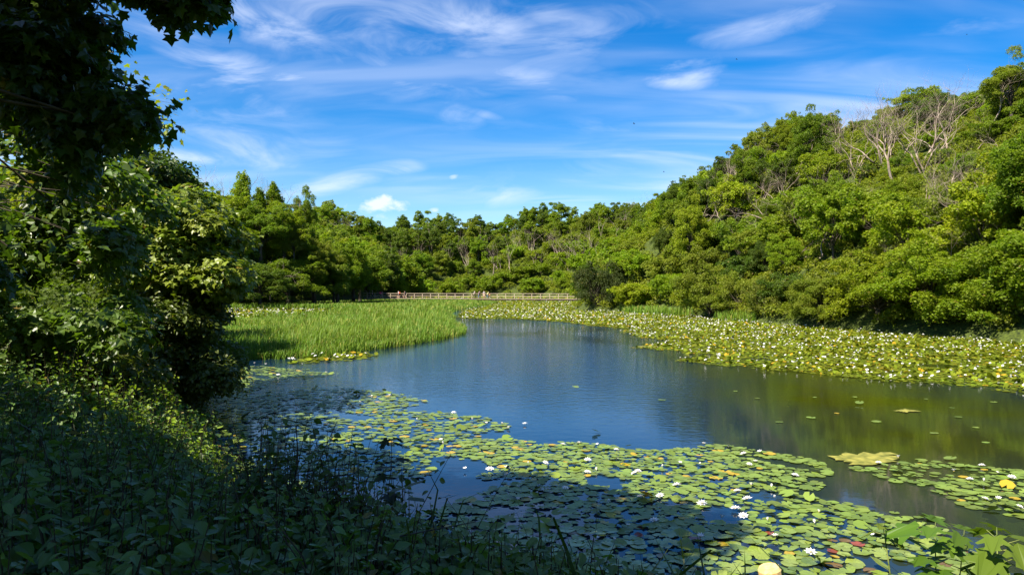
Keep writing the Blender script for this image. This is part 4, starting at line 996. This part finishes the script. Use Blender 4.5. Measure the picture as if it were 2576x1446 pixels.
person(walk_t(1218), .1, fa(170), 1.8, 'tall person in grey shirt and beige shorts, third of the middle four', (.30, .28, .29), (.5, .42, .3), (.12, .07, .05), shorts=True)
person(walk_t(1225), -.2, fa(-70), 1.62, 'person in yellow green top and blue trousers, rightmost of the middle four', (.5, .58, .2), (.05, .13, .22), (.05, .035, .03), lean=.7, arms='rail', hairlen=.12)
def bag(t, off, z, col, name, label, cat):
    mb = MB(); p = on_walk(t, off, z)
    V = []; Fs = []; ns, nr = 8, 6
    for i in range(nr + 1):
        th = math.pi * i / nr; r = math.sin(th) ** .6
        for j in range(ns):
            a = 2 * math.pi * j / ns; V.append((p[0] + .17 * r * math.cos(a), p[1] + .1 * r * math.sin(a), p[2] - .2 * math.cos(th)))
    Fs = [(i * ns + j, i * ns + (j + 1) % ns, (i + 1) * ns + (j + 1) % ns, (i + 1) * ns + j) for i in range(nr) for j in range(ns)]
    mb.faces(V, Fs); mb.tube([p + np.array([-.1, 0, .17]), p + np.array([-.06, 0, .3]), p + np.array([.06, 0, .3]), p + np.array([.1, 0, .17])], .015, 5)
    tag(link(name, mb.mesh(name, cloth(name + '_cloth', col), True)), label, cat)
bag(walk_t(1003) + .32, .1, DZ + 1.18, (.7, .14, .06), 'shoulder_bag', 'orange bag held in front by the person in white', 'bag')
bag(walk_t(1018) + .24, .0, DZ + 1.22, (.02, .022, .03), 'rucksack', 'dark rucksack on the back of the walker in dark navy', 'rucksack')
bag(walk_t(957) - .22, -.25, DZ + 1.18, (.7, .1, .18), 'rucksack', 'pink rucksack worn by the person leaning on the rail', 'rucksack')
bag(walk_t(1230) + .1, -.2, DZ + .85, (.4, .2, .1), 'handbag', 'tan handbag hanging beside the rightmost person', 'bag')
# ---------------------------------------------------------------- birds
for px, py, Y, s, w_, lab in [(1595, 312, 120, 1, .3, 'tiny dark bird above the centre of the pond'), (1853, 150, 120, .9, -.2, 'tiny dark bird high to the right of the bright cloud'), (1670, 433, 130, .8, .5, 'tiny dark bird just above the lower ridge'), (2432, 88, 140, .7, .3, 'tiny dark bird in the top right corner of the sky')]:
    p = pt(px, py, Y); mb = MB(); mb.tube([p + np.array([-.14, 0, 0]) * s, p, p + np.array([.2, 0, .02]) * s], [.015, .05 * s, .02], 6)
    for q in (-1, 1):
        mb.faces([p + np.array([.06, 0, .02]) * s, p + np.array([-.06, 0, .02]) * s, p + np.array([-.16, .32 * q, .12 + w_ * .2]) * s, p + np.array([-.02, .2 * q, .1 + w_ * .1]) * s], [(0, 1, 2, 3)])
    tag(link('bird', mb.mesh('bird', noise_material('feather', (.01, .01, .012), (.03, .03, .03)))), lab, 'bird', 'birds over the pond')
# ---------------------------------------------------------------- trees of the near left bank
SHADE = [W([(1120, 1205), (1190, 1190), (1330, 1186), (1430, 1212), (1560, 1222), (1690, 1258), (1800, 1300), (1865, 1338), (1835, 1372), (1765, 1402), (1730, 1460), (1700, 1700), (700, 1700), (500, 1400), (600, 1240)]),
         W([(520, 1050), (640, 1034), (800, 1036), (930, 1040), (1060, 1046), (1120, 1078), (1060, 1106), (1000, 1126), (930, 1180), (860, 1250), (600, 1330), (540, 1150)]),
         W([(500, 930), (600, 925), (830, 944), (690, 985), (590, 1002), (500, 1020)])]
LITBANK = [(-8.4, 14.2), (-7.0, 15.0), (-5.0, 12.4), (-3.0, 9.2), (-2.3, 7.0), (-3.0, 7.1), (-4.7, 9.2), (-6.5, 11.2)]
def sun_keep(zmin=2.0, p_lit=.985, skip=()):
    """drops leaves to shape gaps that let the sun through on to the lilies and the nettles"""
    def f(P, own=None):
        w = P - SUN * (P[:, 2:3] / SUN[2]); px = CX + w[:, 0] / np.maximum(w[:, 1], .5) * F
        shade = np.zeros(len(P), bool)
        jx = w[:, 0] + .30 * wob(w[:, 0], w[:, 1], .9, 4.0) + .16 * rng.normal(size=len(P)); jy = w[:, 1] + .4 * wob(w[:, 1], w[:, 0], 1.0, 6.0) + .2 * rng.normal(size=len(P))
        for S in SHADE: shade |= inpoly(jx, jy, S)
        lit = inpoly(w[:, 0], w[:, 1], WATER) & (w[:, 1] < 17.2) & (w[:, 1] > 3) & ~shade & (P[:, 2] > zmin)
        b = P - SUN * ((P[:, 2:3] - 1.5) / SUN[2])
        lit |= inpoly(b[:, 0], b[:, 1], LITBANK) & (P[:, 2] > zmin + .6)
        for i_, (c, r) in enumerate(TARGETS):
            if i_ in skip: continue
            v = P - c; t = v @ SUN; dd = np.linalg.norm(v - t[:, None] * SUN, axis=1)
            lit |= (dd < r * 1.5) & (t > r * .8)
        return ~(lit & (rng.random(len(P)) < p_lit))
    return f
TARGETS = [(pt(560, 600, 17.3), 1.3), (pt(480, 640, 17.3), 1.5), (pt(420, 560, 17.5), .9), (pt(580, 700, 17), 1.1), (pt(400, 280, 16.5), 1.3), (pt(330, 330, 16.5), 1.2), (pt(150, 720, 12.5), 1.2), (pt(40, 790, 12.5), .9), (pt(250, 680, 13), .8)]
def px_blobs(rows):
    return np.array([[*pt(px, py, Y), r] for px, py, Y, r in rows])
def fill(poly, n, Y0, Y1, r0, r1):
    """boughs whose crown edge follows an outline seen in the photograph, spread through real depth"""
    P = np.array(poly); out = []
    while len(out) < n:
        x = P[:, 0].min() + np.ptp(P[:, 0]) * rng.random(); y = P[:, 1].min() + np.ptp(P[:, 1]) * rng.random()
        if inpoly(np.array([x]), np.array([y]), poly)[0]:
            out.append([*pt(x, y, Y0 + (Y1 - Y0) * rng.random()), r0 + (r1 - r0) * rng.random()])
    return np.array(out)
def near_tree(name, blobs, per, leaf, tmpl, col, trunk_xy, base_r, label, cat='tree', flat=.7, jit=.5, up=.5, every=3, keep=None, lean=(0, 0), zf=None, top=None, shell=(.5, 1.1)):
    g = float(ground(np.array([trunk_xy[0]]), np.array([trunk_xy[1]]))[0])
    o = bpy.data.objects.new(name, None); COL.objects.link(o); o.location = (trunk_xy[0], trunk_xy[1], g)
    cb = MB(); vx, vy = proj(blobs[:, :3]); off_ = (vx < -90) | (vx > 2650) | (vy < -160)
    if (~off_).any(): leafball(cb, blobs[~off_], per, leaf, tmpl, flat, jit, up, keep=keep, shell=shell)
    if off_.any(): leafball(cb, blobs[off_], per, max(leaf, .19), tmpl, flat, jit, up, keep=keep, shell=shell)
    offm = Matrix.Translation((-trunk_xy[0], -trunk_xy[1], -g))
    me = cb.mesh('crown', M_LEAF_NEAR); me.transform(offm)
    shrub = cat == 'shrub'
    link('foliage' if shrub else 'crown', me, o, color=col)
    tb = MB(); b = blobs - np.array([trunk_xy[0], trunk_xy[1], g, 0])
    limbs(tb, base_r, b, zf or b[:, 2].min() * .6 + .8, every, lean, 8, top=top)
    link('stem' if shrub else 'trunk', tb.mesh('trunk', M_BARK, True), o)
    return tag(o, label, cat)
KEEP = sun_keep()
g1_ = lambda x, y: float(ground(np.array([x]), np.array([y]))[0])
# overhanging maple: its crown is mostly out of the frame, above and to the left
def lifted(poly, n, h0, h1, r0, r1):  # unseen boughs added up the sun ray from the area they shade
    P = np.array(poly); out = []
    t = 0
    while len(out) < n and t < 60000:
        t += 1
        x = P[:, 0].min() + np.ptp(P[:, 0]) * rng.random(); y = P[:, 1].min() + np.ptp(P[:, 1]) * rng.random()
        if not inpoly(np.array([x]), np.array([y]), poly)[0]: continue
        h = h0 + (h1 - h0) * rng.random(); q = np.array([x, y, 0]) + SUN * (h / SUN[2])
        vx, vy = proj(q[None])
        if q[1] > 1 and -60 < vx[0] < 2600 and vy[0] > -80 and not (vx[0] < 40 and vy[0] < 420): continue
        out.append([*q, r0 + (r1 - r0) * rng.random()])
    return np.array(out)
maple_dark = np.concatenate([
    fill([(-150, -60), (240, -60), (265, 60), (245, 110), (265, 170), (245, 230), (-150, 230)], 60, 7.5, 10, .35, .55),
    fill([(-150, 200), (240, 200), (300, 300), (320, 345), (260, 400), (280, 440), (200, 460), (120, 540), (-150, 620)], 52, 7.5, 10.5, .3, .5),
    fill([(250, 235), (330, 255), (395, 315), (370, 350), (300, 320)], 9, 7, 8, .1, .16),
    fill([(-150, 520), (180, 490), (230, 560), (200, 640), (120, 700), (-150, 720)], 16, 8, 10.5, .3, .45),
    fill([(375, -70), (545, -70), (550, 20), (520, 58), (470, 40), (430, 55), (395, 25)], 16, 7, 7.8, .14, .24),
    fill([(280, -80), (420, -80), (360, -20), (310, 20)], 8, 7, 8, .15, .22),
    lifted(SHADE[0], 70, 6.5, 11, .55, .85),
    lifted([(-6.5, 3), (1.5, 2.0), (1.5, 7), (-2, 8.5), (-5, 8.5), (-9, 11), (-12, 8)], 75, 6, 11, .6, .9), lifted([(-5.2, 8.0), (-4.8, 9.0), (-6.6, 11.0), (-8.6, 14.0), (-13, 14), (-13, 6), (-6, 5)], 90, 6, 11, .6, .9), lifted([(-4.5, 3.5), (2.5, 3.5), (2.5, 7.2), (-2.2, 7.2), (-3.0, 6.8), (-4.6, 8.0)], 60, 5.5, 10, .6, .9)])
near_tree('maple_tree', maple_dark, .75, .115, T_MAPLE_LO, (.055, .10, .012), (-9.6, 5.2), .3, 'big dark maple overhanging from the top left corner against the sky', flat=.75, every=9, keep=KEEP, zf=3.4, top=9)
# sunlit maple seen behind it
m2 = np.concatenate([fill([(330, 185), (425, 220), (475, 285), (435, 330), (445, 350), (390, 390), (330, 330)], 34, 15.5, 17.5, .28, .45),
                     fill([(60, 230), (330, 230), (380, 380), (400, 470), (250, 560), (40, 560)], 34, 15, 18.5, .5, .8)])
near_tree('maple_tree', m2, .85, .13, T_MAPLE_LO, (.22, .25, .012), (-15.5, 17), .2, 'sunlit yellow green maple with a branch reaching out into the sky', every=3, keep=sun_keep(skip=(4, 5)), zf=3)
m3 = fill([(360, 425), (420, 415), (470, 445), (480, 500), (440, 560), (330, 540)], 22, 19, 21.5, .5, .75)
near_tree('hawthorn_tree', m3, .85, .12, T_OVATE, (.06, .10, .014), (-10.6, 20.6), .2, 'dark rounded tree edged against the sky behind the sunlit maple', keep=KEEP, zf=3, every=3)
m4 = np.concatenate([fill([(300, 560), (380, 520), (480, 490), (520, 535), (565, 575), (590, 630), (595, 700), (560, 750), (480, 780), (400, 800), (320, 700)], 50, 16.2, 18.5, .45, .7),
                     fill([(430, 520), (520, 505), (590, 600), (575, 680), (500, 700)], 14, 18.5, 20.5, .5, .7)])
near_tree('sycamore_tree', m4, .85, .135, T_MAPLE_LO, (.175, .225, .02), (-9.4, 19), .22, 'pale leaved sycamore in full sun at the water edge, large lobed leaves', keep=sun_keep(skip=(0, 1, 2, 3)), zf=2, up=.75, jit=.4)
m5 = fill([(-200, 560), (100, 560), (300, 600), (330, 720), (300, 860), (150, 900), (-200, 900)], 60, 11.5, 14.5, .4, .65)
near_tree('maple_tree', m5, .85, .13, T_MAPLE_LO, (.10, .16, .02), (-13.6, 13.5), .16, 'mid green maple at the left edge below the dark overhanging crown', keep=KEEP, zf=2, up=.7, every=9)
m6 = np.concatenate([fill([(270, 760), (420, 780), (500, 770), (530, 840), (575, 900), (570, 945), (510, 1000), (420, 1010), (300, 950)], 56, 16, 19.5, .4, .65),
                     fill([(500, 770), (560, 765), (535, 850), (520, 880)], 6, 17, 18, .22, .3), fill([(530, 880), (605, 890), (595, 950), (540, 1000)], 10, 17, 18.5, .22, .35)])
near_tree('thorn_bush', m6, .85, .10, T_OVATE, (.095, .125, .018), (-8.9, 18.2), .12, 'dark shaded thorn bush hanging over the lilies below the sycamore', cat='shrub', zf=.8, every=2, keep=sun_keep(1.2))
m7 = fill([(-200, 840), (120, 840), (300, 860), (400, 940), (300, 1000), (-200, 1020)], 46, 12.5, 15.5, .4, .6)
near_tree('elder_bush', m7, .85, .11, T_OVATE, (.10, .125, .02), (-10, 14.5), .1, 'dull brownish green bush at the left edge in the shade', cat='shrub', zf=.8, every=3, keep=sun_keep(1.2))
# part of this crown is unseen boughs added to shade the left lilies
m8 = np.concatenate([lifted(SHADE[1], 46, 3.2, 6.5, .4, .6), fill([(60, 420), (330, 440), (380, 560), (200, 640), (40, 640)], 22, 12.5, 14.5, .5, .7)])
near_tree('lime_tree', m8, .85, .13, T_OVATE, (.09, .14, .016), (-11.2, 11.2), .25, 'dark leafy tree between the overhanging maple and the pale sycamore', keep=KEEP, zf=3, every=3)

# ---------------------------------------------------------------- undergrowth on the near bank
def plants(name, X, Y, hmin, hmax, nodes, leaf, col, tmpl, label, stems=True, mat=None, droop=.5, kind='stuff', keep=None, cat='undergrowth', seedtint=None):
    m = len(X); Z = ground(X, Y) - .03; h = hmin + (hmax - hmin) * rng.random(m)
    h = h * np.where(X > -1.6, .62 + .38 * np.clip((-X - .6), 0, 1), 1.0) if Y.min() < 6 else h
    lean = randn(m) * .18; lean[:, 2] = 0
    reps = np.repeat(np.arange(m), nodes); n = len(reps); t = (np.tile(np.arange(nodes), m) + rng.random(n) * .8) / nodes
    th = rng.random(n) * 6.28; out = np.column_stack([np.cos(th), np.sin(th), np.zeros(n)])
    B = np.column_stack([X, Y, Z])
    P = B[reps] + lean[reps] * (h[reps] * t ** 1.6)[:, None] + np.array([0, 0, 1.]) * (h[reps] * (t * .92 + .08))[:, None] + out * ((.02 + .14 * (1 - t) * rng.random(n)))[:, None]
    nrm = np.array([0, 0, 1.]) + out * .35 + .35 * randn(n); tip = out + np.array([0, 0, -droop]) + .3 * randn(n)
    S = leaf * (.55 + .75 * rng.random(n)) * (1.15 - .45 * t)
    pt_ = rng.random(m)
    mb = MB()
    tt = np.clip(.25 + .5 * pt_[reps] + .25 * (rng.random(n) * 2 - 1), 0, 1)
    if keep is not None: k = keep(P); P, nrm, tip, S, tt = P[k], nrm[k], tip[k], S[k], tt[k]
    mb.scatter(tmpl[0], tmpl[1], P, frames(nrm, tip), S, tt, 0)
    if stems:
        for i in range(m):
            p0 = B[i]; p1 = B[i] + lean[i] * h[i] * .35 + np.array([0, 0, h[i] * .55]); p2 = B[i] + lean[i] * h[i] + np.array([0, 0, h[i]])
            mb.tube([p0, p1, p2], [.006, .005, .002], 3, .5, 1, cap=False)
    o = link(name, mb.mesh(name, [mat or M_LEAF_NEAR, M_DARKSTEM]), color=col)
    return tag(o, label, cat, kind=kind)
def bank_points(n, ok):
    X = -13 + 17.5 * rng.random(n); Y = 2.2 + 15 * rng.random(n) ** 1.25
    d = polydist(X, Y, WATER); w = inpoly(X, Y, WATER)
    k = (np.where(w, -d, d) > -.22) & (np.hypot(X, Y) > 2.3) & (X / Y > -.85) & (X / Y < .8) & ok(X, Y)
    return X[k], Y[k]
def dens(X, Y): return rng.random(len(X)) < np.clip(6.5 / Y, .25, 1)
LEFT = lambda X, Y: X < 1.0
X, Y = bank_points(9500, lambda X, Y: LEFT(X, Y) & dens(X, Y) & (rng.random(len(X)) < .8))
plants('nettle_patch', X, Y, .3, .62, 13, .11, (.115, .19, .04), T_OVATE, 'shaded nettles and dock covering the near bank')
X, Y = bank_points(330, lambda X, Y: LEFT(X, Y) & dens(X, Y))
plants('dock_leaf', X, Y, .12, .4, 7, .26, (.11, .18, .04), T_BLADE2, 'long dock and hartstongue leaves among the nettles', stems=False, droop=.25)
X, Y = bank_points(3600, lambda X, Y: LEFT(X, Y) & dens(X, Y))
plants('ivy_cover', X, Y, .05, .22, 12, .12, (.095, .165, .04), T_MAPLE, 'dark ivy and bramble leaves low on the near bank', stems=False)
X, Y = bank_points(1500, lambda X, Y: LEFT(X, Y) & dens(X, Y))
plants('tall_herbs', X, Y, .5, .8, 13, .06, (.11, .18, .036), T_OVATE, 'taller thin stemmed herbs rising above the nettles')
Yt = 6.0 + 1.5 * rng.random(250); pxt = 610 + 420 * rng.random(250) ** 1.2; Xt = (pxt - CX) / F * Yt
plants('thicket', Xt, Yt, .45, 1.2, 15, .09, (.08, .13, .024), T_OVATE, 'dark tangle of taller plants at the water edge in front of the shaded lilies')
# grass blades
def blades(name, X, Y, h0, h1, w, col, label):
    m = len(X); h = h0 + (h1 - h0) * rng.random(m); Z = ground(X, Y)
    th = rng.random(m) * 6.28; out = np.column_stack([np.cos(th), np.sin(th), np.zeros(m)])
    mb = MB(); nrm = out * 1.0 + .25 * randn(m); tip = np.array([0, 0, 1.]) + out * .45 + .3 * randn(m)
    mb.scatter(T_BLADE[0] * np.array([w, 1, 2.2]), T_BLADE[1], np.column_stack([X, Y, Z]), frames(nrm, tip), h, rng.random(m))
    tag(link(name, mb.mesh(name, M_LEAF_NEAR), color=col), label, 'grass', kind='stuff')
X, Y = bank_points(2600, lambda X, Y: dens(X, Y) & ((X > .2) | (rng.random(len(X)) < .25)))
blades('grass', X, Y, .3, .75, .035, (.05, .085, .014), 'long grass blades among the bank plants')
X, Y = bank_points(900, lambda X, Y: (X > .5) & (X < 4.0))
plants('waterside_herbs', X, Y, .15, .42, 14, .045, (.05, .09, .013), T_OVATE, 'small leaved plants at the near water edge')
# bindweed and nettles caught by the sun, with extra sunlight put into the leaf colour
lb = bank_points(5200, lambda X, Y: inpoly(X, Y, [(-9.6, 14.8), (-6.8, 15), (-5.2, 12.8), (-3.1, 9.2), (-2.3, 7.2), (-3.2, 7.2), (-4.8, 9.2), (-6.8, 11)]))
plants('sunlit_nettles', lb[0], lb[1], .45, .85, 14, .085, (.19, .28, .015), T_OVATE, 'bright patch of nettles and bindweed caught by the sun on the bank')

# dead stems and last year's stalks leaning through the growth
X, Y = bank_points(70, lambda X, Y: (X < .8) & dens(X, Y))
mb = MB()
for x, y in zip(X, Y):
    z = g1_(x, y); a = rng.normal(size=2) * .3; h = .3 + .35 * rng.random()
    mb.tube([(x, y, z), (x + a[0] * .35, y + a[1] * .35, z + h * .6), (x + a[0] * 1.2, y + a[1] * 1.2, z + h)], [.006, .005, .002], 4, rng.random())
tag(link('dead_stalks', mb.mesh('dead_stalks', M_BARK)), 'thin brown stalks leaning through the bank plants', 'stalks', kind='stuff')
# single plants that stand out
def herb(name, root, pts, leaves, leaf, tmpl, col, label, cat, rad=.006, stem=M_DARKSTEM, petiole=.05, droop=.5, nm=None):
    """one plant: a curved stem with leaves at given heights"""
    o = bpy.data.objects.new(name, None); COL.objects.link(o); o.location = root
    root = np.array(root); Q = np.array(pts) - root
    sm = MB(); sm.tube(Q, np.linspace(rad, rad * .35, len(Q)), 6)
    lf = MB(); L = np.linspace(0, 1, len(Q))
    for t, th, s in leaves:
        p = np.array([np.interp(t, L, Q[:, i]) for i in range(3)]); out = np.array([math.cos(th), math.sin(th), .15])
        e = p + out * petiole * (s / leaf); sm.tube([p, e], [rad * .4, rad * .25], 4, cap=False)
        lf.scatter(tmpl[0], tmpl[1], e[None], frames((np.array([0, 0, 1.]) + out * .3 + .25 * rng.normal(size=3))[None], (out + np.array([0, 0, -droop]))[None]), np.array([s]), np.array([.3 + .4 * rng.random()]))
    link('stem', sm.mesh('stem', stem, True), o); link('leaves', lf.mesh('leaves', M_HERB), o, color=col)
    return tag(o, label, cat)
def up(px, py, Y): return pt(px, py, Y)
g1 = lambda x, y: float(ground(np.array([x]), np.array([y]))[0])
def seedling(px0, py0, px1, py1, Y, n, leaf, tmpl, col, label, cat, rad=.006, stem=M_DARKSTEM, bend=.05, tmin=.25, droop=.5, petiole=.05):
    a = pt(px0, py0, Y); b = pt(px1, py1, Y); g = g1(a[0], Y); a[2] = max(min(a[2], g), -.05) if g > 0 else -.05
    mid = (a + b) / 2 + np.array([bend, 0, 0]); pts = [a, (a + mid) / 2 + np.array([bend * .4, 0, 0]), mid, (mid + b) / 2 + np.array([bend * .3, 0, 0]), b]
    lv = [(tmin + (1 - tmin) * (i + .5 * rng.random()) / n, rng.random() * 6.28, leaf * (.7 + .5 * rng.random())) for i in range(n)] + [(1, 1.0, leaf * .8), (1, 4.0, leaf * .8)]
    return herb(cat.replace(' ', '_'), a, pts, lv, leaf, tmpl, col, label, cat, rad, stem, petiole, droop)
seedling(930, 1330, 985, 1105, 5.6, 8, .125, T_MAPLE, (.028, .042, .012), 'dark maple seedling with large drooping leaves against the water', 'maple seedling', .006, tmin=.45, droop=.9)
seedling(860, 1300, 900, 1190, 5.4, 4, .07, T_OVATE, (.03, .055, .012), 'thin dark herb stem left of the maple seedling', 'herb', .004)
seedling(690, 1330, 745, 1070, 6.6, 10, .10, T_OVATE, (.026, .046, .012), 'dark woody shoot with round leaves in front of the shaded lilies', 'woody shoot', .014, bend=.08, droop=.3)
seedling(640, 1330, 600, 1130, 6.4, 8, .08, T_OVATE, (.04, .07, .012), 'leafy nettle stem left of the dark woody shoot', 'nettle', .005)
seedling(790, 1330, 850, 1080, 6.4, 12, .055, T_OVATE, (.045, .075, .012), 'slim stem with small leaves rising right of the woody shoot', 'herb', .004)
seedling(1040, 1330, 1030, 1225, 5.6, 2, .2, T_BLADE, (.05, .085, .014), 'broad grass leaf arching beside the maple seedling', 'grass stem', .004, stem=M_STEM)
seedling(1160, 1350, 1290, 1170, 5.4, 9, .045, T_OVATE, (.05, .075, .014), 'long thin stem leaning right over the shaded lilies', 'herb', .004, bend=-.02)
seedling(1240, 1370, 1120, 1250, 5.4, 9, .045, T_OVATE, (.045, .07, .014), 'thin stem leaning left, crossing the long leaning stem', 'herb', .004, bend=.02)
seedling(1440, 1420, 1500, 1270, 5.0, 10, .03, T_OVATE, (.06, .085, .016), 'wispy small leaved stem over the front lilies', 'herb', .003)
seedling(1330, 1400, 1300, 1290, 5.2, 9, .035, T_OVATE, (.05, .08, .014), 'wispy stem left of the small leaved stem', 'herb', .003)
# sunlit maple saplings in the bottom right corner
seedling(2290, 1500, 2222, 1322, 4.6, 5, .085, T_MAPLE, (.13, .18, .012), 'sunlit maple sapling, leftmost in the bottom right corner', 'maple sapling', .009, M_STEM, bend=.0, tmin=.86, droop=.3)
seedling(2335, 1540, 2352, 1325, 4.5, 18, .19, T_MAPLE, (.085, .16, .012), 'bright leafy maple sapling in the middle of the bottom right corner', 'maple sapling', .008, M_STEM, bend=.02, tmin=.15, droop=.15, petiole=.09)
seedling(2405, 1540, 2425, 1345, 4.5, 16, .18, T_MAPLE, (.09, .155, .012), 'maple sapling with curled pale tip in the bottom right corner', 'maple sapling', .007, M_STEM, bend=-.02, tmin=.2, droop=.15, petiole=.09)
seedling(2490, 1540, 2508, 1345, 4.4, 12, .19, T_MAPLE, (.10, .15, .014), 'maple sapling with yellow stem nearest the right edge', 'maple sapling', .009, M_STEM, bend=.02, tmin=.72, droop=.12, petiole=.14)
# cut timber post
mb = MB(); a = pt(1990, 1500, 5.2); b = pt(1935, 1424, 5.2); a[2] = min(a[2], .2)
ax = unit((b - a)[None])[0]; mb.tube([a - ax * .5, a, (a + b) / 2, b - ax * .02, b], [.085, .085, .083, .082, .07], 14)
tag(link('timber_post', mb.mesh('timber_post', M_POST, False)), 'pale cut timber post leaning at the bottom edge beside the lilies', 'post')

# ---------------------------------------------------------------- labels of the copies: what each looks like and where it stands
ORD = ['first', 'second', 'third', 'fourth', 'fifth', 'sixth', 'seventh', 'eighth', 'ninth', 'tenth', 'eleventh', 'twelfth']
def nth(i, n): return 'leftmost' if i == 0 else ('rightmost' if i == n - 1 else (f'{ORD[i]} from left' if i < 12 else f'{i + 1}th from left'))
CW = {'yellow': 'yellow green', 'bright': 'bright green', 'mid': 'mid green', 'dark': 'dark green', 'olive': 'olive', 'rust': 'rusty', 'bare': 'bare grey'}
AREA = {'slope': {'right': 'right slope near the photo edge', 'centre': 'middle of the right slope', 'left': 'far end of the right slope'},
        'wood': {'left': 'left of the far wood', 'centre': 'centre of the far wood', 'right': 'right of the far wood'},
        'wooddead': {'left': 'left of the far wood', 'centre': 'centre of the far wood', 'right': 'right of the far wood'},
        'leftwood': {'left': 'near left wood', 'centre': 'middle left wood', 'right': 'far left wood'}}
BW = {'low': 'low down', 'middle': 'halfway up', 'high': 'high up'}
cells = {}
for r in PLACED:
    if r[6]: cells.setdefault((r[4],) + tuple(r[6]), []).append(r)
for key, rows in cells.items():
    rows.sort(key=lambda r: r[1] / max(r[2], .1)); n = len(rows)
    for i, r in enumerate(rows):
        o = r[0]
        if key[0] == 'flower':
            o['label'] = f'{key[2]} white water lily in the {key[3]}, ' + (nth(i, n) if n > 1 else 'the only one so formed')
        else:
            area, band, zone, k = key[1:]; noun = key[0].replace('_', ' ')
            head = f'{CW[k]} {noun}, ' + (nth(i, n) + ', ' if n > 1 else '')
            o['label'] = head + f'{BW[band]} the {AREA[area][zone]}'
            o['group'] = f'{CW[k]} {noun}s {BW[band]} the {AREA[area][zone]}'
